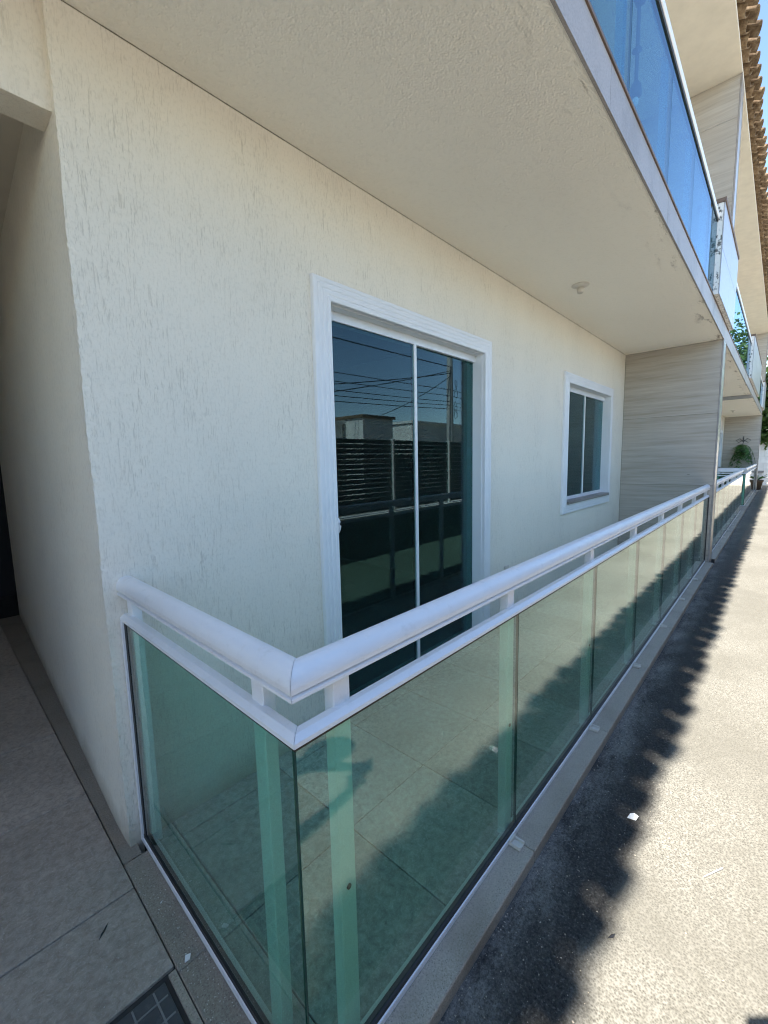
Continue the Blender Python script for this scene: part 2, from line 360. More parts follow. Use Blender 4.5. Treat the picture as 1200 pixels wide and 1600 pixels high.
# ------------------------------------------------------------------ mesh helpers
class MB:
    """collects shapes and links them as ONE mesh object"""
    def __init__(s): s.v = []; s.f = []; s.mi = []; s.sm = []
    def add(s, vs_, fs, mi=0, smooth=False):
        o = len(s.v); s.v += [tuple(p) for p in vs_]
        for f in fs: s.f.append([o + i for i in f]); s.mi.append(mi); s.sm.append(smooth)
        return s
    def box(s, x0, x1, y0, y1, z0, z1, mi=0, mis=None):
        v = [(x, y, z) for x in (x0, x1) for y in (y0, y1) for z in (z0, z1)]
        fs = [(0, 1, 3, 2), (4, 6, 7, 5), (0, 4, 5, 1), (2, 3, 7, 6), (0, 2, 6, 4), (1, 5, 7, 3)]  # -x +x -y +y -z +z
        o = len(s.v); s.v += v
        for i, f in enumerate(fs):
            s.f.append([o + j for j in f]); s.mi.append(mis[i] if mis else mi); s.sm.append(False)
        return s
    def bbox(s, x0, x1, y0, y1, z0, z1, b=0.003, mi=0):
        """box with chamfered edges"""
        bm = bmesh.new()
        bmesh.ops.create_cube(bm, size=1)
        for v in bm.verts:
            v.co = Vector(((x0 + x1) / 2 + v.co.x * (x1 - x0), (y0 + y1) / 2 + v.co.y * (y1 - y0), (z0 + z1) / 2 + v.co.z * (z1 - z0)))
        bmesh.ops.bevel(bm, geom=bm.edges[:], offset=b, segments=1, affect='EDGES')
        bm.verts.index_update()
        s.add([v.co for v in bm.verts], [[v.index for v in f.verts] for f in bm.faces], mi)
        bm.free(); return s
    def sweep(s, path, prof, mi=0, closed_prof=True, cap=True, smooth=False):
        """path: list of (point, side vector, up vector); prof: list of (a, b)"""
        n = len(prof); vv = []; ff = []
        for p, a, b in path:
            for (u, v) in prof: vv.append(Vector(p) + Vector(a) * u + Vector(b) * v)
        for i in range(len(path) - 1):
            for j in range(n if closed_prof else n - 1):
                k = (j + 1) % n
                ff.append((i * n + j, i * n + k, (i + 1) * n + k, (i + 1) * n + j))
        s.add(vv, ff, mi, smooth)
        if cap and closed_prof:
            s.add([vv[i] for i in range(n)], [list(range(n))[::-1]], mi)
            s.add([vv[len(vv) - n + i] for i in range(n)], [list(range(n))], mi)
        return s
    def tube(s, pts, r, seg=8, mi=0, smooth=True):
        pts = [Vector(p) for p in pts]; path = []
        rr = r if isinstance(r, (list, tuple)) else [r] * len(pts)
        n = seg; vv = []
        for i, p in enumerate(pts):
            d = (pts[min(i + 1, len(pts) - 1)] - pts[max(i - 1, 0)]).normalized()
            a = d.cross(Vector((0, 0, 1)))
            if a.length < 1e-3: a = d.cross(Vector((0, 1, 0)))
            a.normalize(); b = d.cross(a)
            for j in range(n):
                t = 2 * PI * j / n
                vv.append(p + (a * math.cos(t) + b * math.sin(t)) * rr[i])
        ff = []
        for i in range(len(pts) - 1):
            for j in range(n):
                k = (j + 1) % n
                ff.append((i * n + j, i * n + k, (i + 1) * n + k, (i + 1) * n + j))
        s.add(vv, ff, mi, smooth)
        s.add(vv[:n], [list(range(n))[::-1]], mi); s.add(vv[-n:], [list(range(n))], mi)
        return s
    def lathe(s, prof, c=(0, 0, 0), seg=20, mi=0, smooth=True):
        vv = []; ff = []; n = seg
        for r, z in prof:
            for j in range(n):
                t = 2 * PI * j / n
                vv.append((c[0] + r * math.cos(t), c[1] + r * math.sin(t), c[2] + z))
        for i in range(len(prof) - 1):
            for j in range(n):
                k = (j + 1) % n
                ff.append((i * n + j, i * n + k, (i + 1) * n + k, (i + 1) * n + j))
        s.add(vv, ff, mi, smooth); return s
    def mesh(s, name, mats):
        me = bpy.data.meshes.new(name); me.from_pydata(s.v, [], s.f)
        for m in (mats if isinstance(mats, (list, tuple)) else [mats]): me.materials.append(m)
        me.polygons.foreach_set("material_index", s.mi)
        me.polygons.foreach_set("use_smooth", s.sm)
        bm = bmesh.new(); bm.from_mesh(me); bmesh.ops.recalc_face_normals(bm, faces=bm.faces[:]); bm.to_mesh(me); bm.free()
        me.update(); return me
    def build(s, name, mats, parent=None, label=None):
        o = bpy.data.objects.new(name, s.mesh(name, mats)); COL.objects.link(o)
        if parent: o.parent = parent
        if label: o['label'] = label
        return o

def inst(me, name, loc, parent=None, rot=None, scl=None):
    o = bpy.data.objects.new(name, me); COL.objects.link(o); o.location = loc
    if rot: o.rotation_euler = rot
    if scl: o.scale = scl
    if parent: o.parent = parent
    return o
def empty(name, loc=(0, 0, 0)):
    o = bpy.data.objects.new(name, None); COL.objects.link(o); o.location = loc; o.empty_display_size = 0.1
    return o
def tag(o, label, cat, group=None):
    o['label'] = label; o['category'] = cat
    if group: o['group'] = group
    return o
def struct(o): o['kind'] = 'structure'; return o
def part0(name, parent):          # an empty part used to carry sub-parts
    o = bpy.data.objects.new(name, None); COL.objects.link(o); o.parent = parent; return o

# ------------------------------------------------------------------ ground, driveway
struct(MB().box(-400, 400, -400, 400, -0.5, -0.06).build("ground", MT['ground']))
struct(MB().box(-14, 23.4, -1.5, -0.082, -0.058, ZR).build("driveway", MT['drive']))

# ------------------------------------------------------------------ the building
bld = tag(empty("apartment_building"), "two storey cream apartment row with sliding door, balconies, wood look piers and clay tiled eave", "building")

def facade(x0, x1, holes, name, z0, z1, y=W, th=0.15, rag=False):
    """wall along x with openings"""
    m = MB()
    xs = sorted(set([x0, x1] + [h for q in holes for h in q[:2]]))
    for a, b in zip(xs[:-1], xs[1:]):
        cuts = sorted([(q[2], q[3]) for q in holes if q[0] < b - 1e-6 and q[1] > a + 1e-6])
        z = z0
        for c0, c1 in cuts + [(z1, z1)]:
            if c0 > z + 1e-6:
                m.box(a, b, y, y + th, z, c0)
            z = max(z, c1)
    return m

DOOR = (0.934, 2.330, 0.0, 2.035)
WIN = (3.945, 5.345, 0.836, 2.03)
XW = -0.044

def ragged_corner(m, x, y0, z0, z1, sx):
    """plaster arris: a narrow strip of front and side face whose common edge wanders a few mm"""
    rnd = random.Random(3); n = 260
    fr = []; ed = []; sd = []
    for i in range(n + 1):
        z = z0 + (z1 - z0) * i / n
        j = 0.0016 * math.sin(i * 0.13) + rnd.uniform(-0.0016, 0.0014); q = rnd.uniform(-0.001, 0.0015)
        fr.append((x + sx * 0.03, y0, z)); ed.append((x + sx * j, y0 + q, z)); sd.append((x, y0 + 0.03, z))
    v = fr + ed + sd; f = []
    for i in range(n):
        f.append((i, i + 1, n + 1 + i + 1, n + 1 + i)); f.append((n + 1 + i, n + 1 + i + 1, 2 * (n + 1) + i + 1, 2 * (n + 1) + i))
    m.add(v, f)

# profile of fluted trim: distance across the width (0 outer .. .1 inner) against projection
FLUTE = [(0.0, 0.0), (0.0, 0.018), (0.004, 0.022), (0.018, 0.022), (0.021, 0.0195), (0.025, 0.0195), (0.029, 0.024), (0.043, 0.024), (0.046, 0.0215), (0.050, 0.0215),
         (0.054, 0.026), (0.068, 0.026), (0.071, 0.0235), (0.075, 0.0235), (0.079, 0.028), (0.094, 0.028), (0.097, 0.024), (0.097, 0.0)]

def trim_frame(m, x0, x1, z0, z1, y, bottom=False, mirror=1):
    """mitred fluted surround; x0.. outer edges; hollow inside"""
    def ring(d): return (x0 + d, x1 - d, z0 + (d if bottom else 0), z1 - d)
    vv = []; n = len(FLUTE)
    corners = []
    for d, h in FLUTE:
        a, b, c, e = ring(d)
        pts = [(a, y - h, c), (a, y - h, e), (b, y - h, e), (b, y - h, c)]
        corners.append(pts)
    segs = [(0, 1), (1, 2), (2, 3)] + ([(3, 0)] if bottom else [])
    for i in range(n - 1):
        for s0, s1 in segs:
            m.add([corners[i][s0], corners[i][s1], corners[i + 1][s1], corners[i + 1][s0]], [(0, 1, 2, 3)])
    if not bottom:
        for s in (0, 3):
            m.add([corners[i][s] for i in range(n)], [list(range(n))])

def door(x_off, mir, parent):
    """sliding glass door; mir -1 mirrors along x"""
    t = lambda x: x_off + mir * x
    R_ = lambda a, b: (min(t(a), t(b)), max(t(a), t(b)))
    d = part0("sliding_door", parent)
    a, b = R_(0.841, 2.4265)
    m = MB(); trim_frame(m, a, b, 0.0, 2.130, W); m.build("door_trim", MT['trim'], d)
    m = MB()
    yi = W + 0.060
    m.box(*R_(0.934, 0.940), W, yi + 0.06, 0, 2.035)          # reveals
    m.box(*R_(2.324, 2.330), W, yi + 0.06, 0, 2.035)
    m.box(*R_(0.940, 2.324), W, yi + 0.06, 2.029, 2.035)
    m.build("reveal", MT['trim'], d)
    m = MB()
    m.bbox(*R_(0.940, 2.324), yi - 0.008, yi + 0.055, 1.985, 2.029, 0.002)
    m.bbox(*R_(2.268, 2.324), yi + 0.024, yi + 0.055, 0.03, 1.985, 0.002)
    m.bbox(*R_(0.940, 0.972), yi - 0.004, yi + 0.055, 0.03, 1.985, 0.002)
    m.bbox(*R_(0.940, 2.324), yi - 0.01, yi + 0.055, 0.0, 0.03, 0.002)
    m.build("door_frame", MT['alu'], d)
    MB().box(*R_(0.945, 1.655), yi, yi + 0.008, 0.03, 1.985).build("pane", [MT['glass_door']], d)
    MB().box(*R_(1.632, 2.322), yi + 0.0115, yi + 0.0195, 0.03, 1.985).build("pane", [MT['glass_door']], d)
    MB().bbox(*R_(1.638, 1.660), yi - 0.008, yi + 0.01, 0.03, 1.985, 0.002).build("stile", MT['alu'], d)
    m = MB(); prof = []
    for i in range(9):
        t_ = i / 8; prof.append(((t(0.968)), yi - 0.006 - 0.05 * math.sin(PI * t_), 0.93 + 0.13 * t_))
    m.tube(prof, 0.009, 8); m.bbox(*R_(0.957, 0.982), yi - 0.008, yi - 0.001, 0.92, 1.07, 0.002)
    m.build("handle", MT['alu'], d)
    # room behind
    MB().box(*R_(0.60, 3.4), W + 0.16, W + 3.5, 2.5, 2.52).box(*R_(0.60, 3.4), W + 3.5, W + 3.52, 0.0, 2.5).box(*R_(0.58, 0.60), W + 0.16, W + 3.5, 0.0, 2.5).box(*R_(3.4, 3.42), W + 0.16, W + 3.5, 0, 2.5).box(*R_(0.60, 3.4), W + 0.16, W + 3.5, -0.02, -0.002).build("dark_room", MT['dark'], d)
    return d

def window(x_off, mir, parent):
    t = lambda x: x_off + mir * x
    R_ = lambda a, b: (min(t(a), t(b)), max(t(a), t(b)))
    d = part0("window", parent)
    a, b = R_(3.852, 5.438)
    m = MB(); trim_frame(m, a, b, 0.743, 2.123, W, True); m.build("window_trim", MT['trim'], d)
    yi = W + 0.055
    m = MB()
    m.box(*R_(3.945, 3.951), W, yi + 0.05, 0.836, 2.03).box(*R_(5.339, 5.345), W, yi + 0.05, 0.836, 2.03).box(*R_(3.951, 5.339), W, yi + 0.05, 2.024, 2.03)
    m.build("reveal", MT['trim'], d)
    MB().bbox(*R_(3.9515, 5.3385), W - 0.045, yi + 0.05, 0.837, 0.866, 0.003).build("sill", MT['sill'], d)
    m = MB()
    m.bbox(*R_(3.9515, 5.3385), yi - 0.006, yi + 0.05, 1.975, 2.024, 0.002).bbox(*R_(3.9515, 5.3385), yi - 0.006, yi + 0.05, 0.866, 0.90, 0.002)
    m.bbox(*R_(5.22, 5.3385), yi + 0.024, yi + 0.05, 0.90, 1.975, 0.002).bbox(*R_(3.9515, 3.975), yi, yi + 0.05, 0.90, 1.975, 0.002)
    m.build("window_frame", MT['alu'], d)
    MB().box(*R_(3.955, 4.655), yi, yi + 0.008, 0.90, 1.975).build("pane", MT['glass_door'], d)
    MB().box(*R_(4.625, 5.335), yi + 0.0115, yi + 0.0195, 0.90, 1.975).build("pane", MT['glass_door'], d)
    MB().bbox(*R_(4.628, 4.65), yi - 0.008, yi + 0.01, 0.90, 1.975, 0.002).build("stile", MT['alu'], d)
    MB().box(*R_(3.8, 5.6), W + 0.16, W + 3.0, 2.5, 2.52).box(*R_(3.8, 5.6), W + 3.0, W + 3.02, 0.0, 2.5).box(*R_(3.78, 3.8), W + 0.16, W + 3, 0, 2.5).box(*R_(5.6, 5.62), W + 0.16, W + 3.0, 0, 2.5).box(*R_(3.8, 5.6), W + 0.16, W + 3, 0.0, 0.02).build("dark_room", MT['dark'], d)
    return d

def pier(x0, parent):
    """wood-look tiled pier between two balconies, ground floor and upper floor"""
    p = MB().box(x0 + 0.008, x0 + PT - 0.008, YP + 0.01, W, -0.06, ZS).build("pier", MT['grout'], parent)
    zs = [-0.06, 0.083, 0.935, 1.787, ZC]
    up_ = [ZF, 3.23, 4.083, 4.936, ZS]
    for zz in (zs, up_):
        for a, b in zip(zz[:-1], zz[1:]):
            for s in (0, 1):
                xa = x0 if s == 0 else x0 + PT - 0.009
                m = MB(); m.box(xa, xa + 0.009, YP + 0.014, W - 0.002, a + 0.0015, b - 0.0015); m.build("pier_tile", MT['wood'], p)
            m = MB(); m.box(x0 + 0.012, x0 + PT - 0.012, YP, YP + 0.012, a + 0.0015, b - 0.0015); m.build("pier_tile", MT['wood'], p)
    for xa in (x0 - 0.002, x0 + PT - 0.008):
        for zz in (zs, up_):
            MB().box(xa, xa + 0.01, YP - 0.002, YP + 0.0125, zz[0], zz[-1] - 0.001).build("corner_trim", MT['fascia'], p)
    return p

def facade_pair(x_off, mir, corner):
    t = lambda x: x_off + mir * x
    R_ = lambda a, b: (min(t(a), t(b)), max(t(a), t(b)))
    hs = [(*R_(DOOR[0], DOOR[1]), DOOR[2], DOOR[3]), (*R_(WIN[0], WIN[1]), WIN[2], WIN[3])]
    a, b = R_(XW + 0.03, L + 0.008)
    m = facade(a, b, hs, "w", -0.06, ZC)
    ragged_corner(m, t(XW), W, -0.06, 2.9, mir)
    # corridor side of this end
    m.box(*R_(XW, XW + 0.03), W + 0.03, W + 0.15, -0.06, 2.9)
    q = [(t(XW), W + 0.15), (t(XW + 0.113), 4.38), (t(XW + 0.26), 4.38), (t(XW + 0.15), W + 0.15)]     # passage wall runs slightly off square
    m.add([(x, y, z) for z in (-0.06, 2.9) for x, y in q], [(0, 1, 5, 4), (1, 2, 6, 5), (2, 3, 7, 6), (3, 0, 4, 7)])
    m.build("facade_wall", MT['wall'], bld)
    MB().box(*R_(0.107, L + 0.008), W, W + 0.15, ZC + 0.16, ZS).build("upper_wall", MT['wall'], bld)

facade_pair(0.0, 1, True)
facade_pair(2 * L + PT, -1, True)             # second flat, mirrored about the pier
XC = 2 * L + PT + GAP                          # third flat starts here
facade_pair(XC, 1, True)
facade_pair(-GAPL, -1, True)                  # flat behind the camera
door(0.0, 1, bld); window(0.0, 1, bld)
door(2 * L + PT, -1, bld); window(2 * L + PT, -1, bld)
window(XC, 1, bld)
pier(L, bld); pier(XC + L, bld); pier(-GAPL - L - PT, bld)

# corridors: beam, ceiling, end walls coloured near black to stand for deep shade
for xa, xb in ((-GAPL - XW, XW), (2 * L + PT - XW, XC + XW)):
    m = MB(); m.box(xa, xb, W + 0.028, W + 0.135, 2.322, 2.9); m.build("corridor_beam", MT['wall'], bld)
    MB().box(xa - 1.2, xb + 1.2, W + 0.16, 5.4, 2.52, 2.60).build("corridor_ceiling", MT['soffit'], bld)
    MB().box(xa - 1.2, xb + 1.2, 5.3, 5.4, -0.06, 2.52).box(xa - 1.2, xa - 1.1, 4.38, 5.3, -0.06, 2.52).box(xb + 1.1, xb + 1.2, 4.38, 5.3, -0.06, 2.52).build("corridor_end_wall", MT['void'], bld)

# balcony slab with stone edge
XS0, XS1 = -GAPL - L - PT - 0.5, XC + L + PT
m = MB(); m.box(XS0, XS1, YP + 0.012, W + 0.1, ZC, ZF - 0.012); m.box(XS0, XS1, W + 0.1, W + 0.12, ZC + 0.001, ZF - 0.012)
slab = m.build("balcony_slab", MT['ceil'], bld)
ft = 1.12
nfa = int((XS1 - XS0) / ft) + 1
for i in range(nfa):
    a = -10.0 - 0.018 + 0.33 + i * ft; b = min(a + ft, XS1)
    if a >= XS1 - 0.05: break
    MB().box(a + 0.0015, b - 0.0015, YP, YP + 0.011, ZC - 0.003, ZF - 0.014).build("fascia_tile", MT['fascia'], slab)
MB().box(XS0, XS1, YP - 0.006, YP + 0.16, ZF - 0.012, ZF).build("slab_edge_strip", MT['cap'], slab)
# grey construction joint across the far ceiling
MB().box(2 * L + PT + 0.1, 2 * L + PT + 0.75, YP + 0.014, W, ZC - 0.02, ZC - 0.002).build("ceiling_band", MT['greyhouse'], bld)

# upper floor: soffit, eave edge board, roof deck
MB().box(XS0, XS1 + 4.4, YP, W + 1.0, ZS, ZS + 0.05).build("upper_ceiling", MT['soffit'], bld)
roof = MB().add([(XS0, -0.03, ZS + 0.10), (XS1 + 4.4, -0.03, ZS + 0.10), (XS1 + 4.4, 4.5, ZS + 2.3), (XS0, 4.5, ZS + 2.3),
                 (XS0, -0.03, ZS + 0.05), (XS1 + 4.4, -0.03, ZS + 0.05), (XS1 + 4.4, 4.5, ZS + 0.05), (XS0, 4.5, ZS + 0.05)],
                [(0, 1, 2, 3), (4, 7, 6, 5), (0, 4, 5, 1), (2, 6, 7, 3), (0, 3, 7, 4), (1, 5, 6, 2)]).build("roof", MT['soffit'], bld)
def tile_mesh(r0, r1, ln, th, sign):
    n = 8; vv = []; ff = []
    for k, (yy, r) in enumerate(((0, r0), (ln, r1))):
        for rr in (r, r - th):
            for j in range(n + 1):
                a = PI * j / n
                vv.append((rr * math.cos(a), yy, sign * rr * math.sin(a) * 0.85))
    q = n + 1
    for j in range(n):
        ff += [(j, j + 1, 2 * q + j + 1, 2 * q + j), (q + j, 3 * q + j, 3 * q + j + 1, q + j + 1), (j, q + j, q + j + 1, j + 1), (2 * q + j, 2 * q + j + 1, 3 * q + j + 1, 3 * q + j)]
    for j in (0, n): ff.append((j, 2 * q + j, 3 * q + j, q + j))
    return MB().add(vv, ff, 0, True).mesh("roof_tile", MT['roof'])
cover_me = tile_mesh(0.088, 0.070, 0.46, 0.013, 1)
chan_me = tile_mesh(0.078, 0.095, 0.46, 0.013, -1)
TP = 0.209; sl = math.atan2(2.2, 4.53)
rnd = random.Random(5)
XT0 = -4.9
nt_ = int((24.0 - XT0) / TP)
for i in range(nt_):
    x = XT0 + i * TP
    inst(chan_me, "roof_tile", (x, -0.115 + rnd.uniform(-0.008, 0.008), ZS + 0.125), roof, (sl, rnd.uniform(-0.03, 0.03), rnd.uniform(-0.03, 0.03)))
    inst(cover_me, "roof_tile", (x + TP / 2, -0.158 + rnd.uniform(-0.022, 0.018), ZS + 0.095), roof, (sl, rnd.uniform(-0.03, 0.03), rnd.uniform(-0.04, 0.04)))

# clad parapets on the upper floor
def parapet(x0, x1):
    p = part0("parapet", bld)
    MB().box(x0 + 0.0, x1 - 0.0, -0.078, 0.10, ZF, 3.585, mis=[0, 0, 0, 0, 0, 0]).build("parapet_wall", MT['lichen'], p)
    n = max(1, round((x1 - x0) / 0.8))
    ww = (x1 - x0) / n
    for r in range(2):
        for c in range(n):
            MB().box(x0 + c * ww + 0.002, x0 + (c + 1) * ww - 0.002, -0.088, -0.0795, ZF + 0.002 + r * 0.40, min(ZF + 0.398 + r * 0.40, 3.584)).build("parapet_tile", MT['ptile'], p)
    for c in range(2):
        ww = (x1 - x0) / 2
        MB().bbox(x0 - 0.012 + c * ww + (0.02 if c else 0), x0 + (c + 1) * ww, -0.098, 0.12, 3.587, 3.622, 0.003).build("parapet_cap", MT['cap'], p)
parapet(4.80, 6.42)
parapet(10.90, 14.84)
parapet(18.3, 19.74)
parapet(-2.3, 0.9)

# thin brown strip where ceiling, wall and pier meet
MB().box(XW, L - 0.001, W - 0.002, W - 0.0005, ZC - 0.0025, ZC - 0.0005).box(L - 0.002, L - 0.0005, YP + 0.03, W - 0.004, ZC - 0.0025, ZC - 0.0005).box(L - 0.003, L - 0.0005, W - 0.003, W - 0.0005, 0.0, ZC - 0.005).build("corner_joint", MT['joint'], bld)

# wall outlet by the door
o = part0("wall_socket", bld)
MB().bbox(2.682, 2.752, W - 0.012, W - 0.0005, 0.335, 0.452, 0.004).build("socket_plate", MT['plastic'], o)
MB().bbox(2.700, 2.734, W - 0.016, W - 0.0125, 0.36, 0.425, 0.002).build("socket_insert", MT['trim'], o)

# ------------------------------------------------------------------ floors and kerbs
def balcony_floor(xa, xb, fine=True):
    f = struct(MB().box(xa, xb, 0.0, W + 0.16, -0.058, -0.010).build("balcony_floor", MT['grout']))
    ys = [0.012, 0.03, 0.447, 0.872, W - 0.004]
    xs = []; x = xa if not fine else 0.108
    xs = [xa + 0.012, xa + 0.095]
    x = xa + 0.095
    while x + 0.424 < xb: x += 0.424; xs.append(x)
    if xb - xs[-1] > 0.02: xs.append(xb - 0.004)
    for a, b in zip(xs[:-1], xs[1:]):
        for c, e in zip(ys[:-1], ys[1:]):
            MB().box(a + 0.002, b - 0.002, c + 0.002, e - 0.002, -0.0098, -0.002 + random.uniform(-0.0006, 0.0006)).build("floor_tile", MT['floor'], f)
balcony_floor(0.0, L)
balcony_floor(L + PT, 2 * L + PT)
balcony_floor(XC, XC + L)

def kerb(xa, xb, seams, start_return=None, end_return=None):
    k = struct(MB().box(xa, xb, -0.078, -0.002, -0.058, -0.006).build("kerb", MT['grout']))
    xs = [xa] + [s for s in seams if xa < s < xb] + [xb]
    for a, b in zip(xs[:-1], xs[1:]):
        MB().bbox(a + 0.001, b - 0.001, -0.084, 0.010, -0.056, random.uniform(-0.0008, 0.0008), 0.003).build("kerb_stone", MT['granite'], k)
    for r, s in ((start_return, -1), (end_return, 1)):
        if r is None: continue
        a, b = (r - 0.08, r - 0.0005) if s < 0 else (r + 0.0005, r + 0.08)
        MB().bbox(a, b, 0.012, 0.46, -0.056, -0.001, 0.003).build("kerb_stone", MT['kerb2'], k)
        MB().bbox(a, b, 0.462, W - 0.06, -0.056, -0.001, 0.003).build("kerb_stone", MT['kerb2'], k)
        MB().bbox(a, b, -0.084, 0.0105, -0.056, -0.001, 0.003).build("kerb_stone", MT['granite'], k)
    return k
kerb(0.0, L, [0.862 + PITCH * i for i in range(7)], start_return=0.0)
kerb(L + PT, 2 * L + PT, [L + PT + 0.4 + PITCH * i for i in range(8)], end_return=2 * L + PT)
kerb(XC, XC + L, [XC + 0.862 + PITCH * i for i in range(7)], start_return=XC)

# entry path between the flats
pth = struct(MB().box(-3.2, 1.2, 4.381, 5.3, -0.058, -0.0125).box(-3.2, -0.081, -0.082, 4.38, -0.058, -0.012).build("entry_path", MT['grout']))
ysj = [0.482, 0.795, 1.372, 1.948, 2.525, 3.10, 3.68, 4.25]
xsj = [-0.081 - 0.576 * i for i in range(6)]
for c, e in zip(ysj[:-1], ysj[1:]):
    for b, a in zip(xsj[:-1], xsj[1:]):
        tx = 0.0
        MB().bbox(a + 0.0025, b - 0.0025 + tx, c + 0.0025, e - 0.0025, -0.0118, random.uniform(-0.002, 0.0), 0.0015).build("path_tile", MT['path'], pth)
MB().add([(-0.0795, W - 0.055, -0.005), (XW + 0.02, W - 0.055, -0.005), (XW + 0.135, 4.38, -0.005), (-0.0795, 4.38, -0.005)], [(0, 1, 2, 3)]).build("path_edging", MT['kerb2'], pth)
MB().box(-3.2, -0.515, -0.08, 0.479, -0.0118, -0.003).build("path_slab", MT['kerb2'], pth)
MB().box(-0.515, -0.103, -0.08, 0.05, -0.0118, -0.003).build("path_slab", MT['kerb2'], pth)
MB().box(-0.1005, -0.083, -0.08, 0.476, -0.0118, -0.004).build("path_edging", MT['granite'], pth)
struct(MB().box(2 * L + PT + 0.081, XC - 0.081, -0.082, 6.5, -0.058, -0.003).build("side_path", MT['path']))
# drain cover
dc = tag(empty("drain_cover", (-0.31, 0.265, 0)), "dark slate grey drain cover with a raised grid beside the corner kerb", "drain cover")
MB().bbox(-0.195, 0.198, -0.205, 0.205, -0.0116, -0.0075, 0.001).build("plate", MT['grate'], dc)
for i in range(8):
    q = -0.17 + i * 0.0485
    MB().box(q - 0.002, q + 0.002, -0.2, 0.2, -0.0078, -0.0055).build("rib", MT['rib'], dc)
    MB().box(-0.19, 0.193, q - 0.002, q + 0.002, -0.0078, -0.0057).build("rib", MT['rib'], dc)

# ------------------------------------------------------------------ glass balcony railings
RAILP = [(-0.052, 0.888), (0.006, 0.888), (0.008, 0.890), (0.008, 0.8965), (0.004, 0.8975), (-0.002, 0.8985), (-0.002, 0.901)]
for i in range(13):
    a = -0.3 + (PI + 0.60) * i / 12
    RAILP.append((-0.022 + 0.0315 * math.cos(a), 0.914 + 0.034 * max(math.sin(a), -0.3)))
RAILP += [(-0.049, 0.900), (-0.052, 0.898)]
LOWP = [(-0.028, 0.80), (0.004, 0.80), (0.006, 0.802), (0.006, 0.811), (-0.006, 0.821), (-0.022, 0.821), (-0.028, 0.816)]
CHANP = [(-0.03, 0.001), (0.008, 0.001), (0.008, 0.017), (0.0045, 0.0185), (0.0045, 0.012), (-0.03, 0.012)]

def rail_path(xa, xb, corner):
    """points along the top: corner 'a' has a return at xa, 'b' at xb"""
    Z = Vector((0, 0, 1))
    if corner == 'a':
        return [((xa, W, 0), (-1, 0, 0), Z), ((xa, 0, 0), (-1, -1, 0), Z), ((xb, 0, 0), (0, -1, 0), Z)]
    return [((xa, 0, 0), (0, -1, 0), Z), ((xb, 0, 0), (1, -1, 0), Z), ((xb, W, 0), (1, 0, 0), Z)]

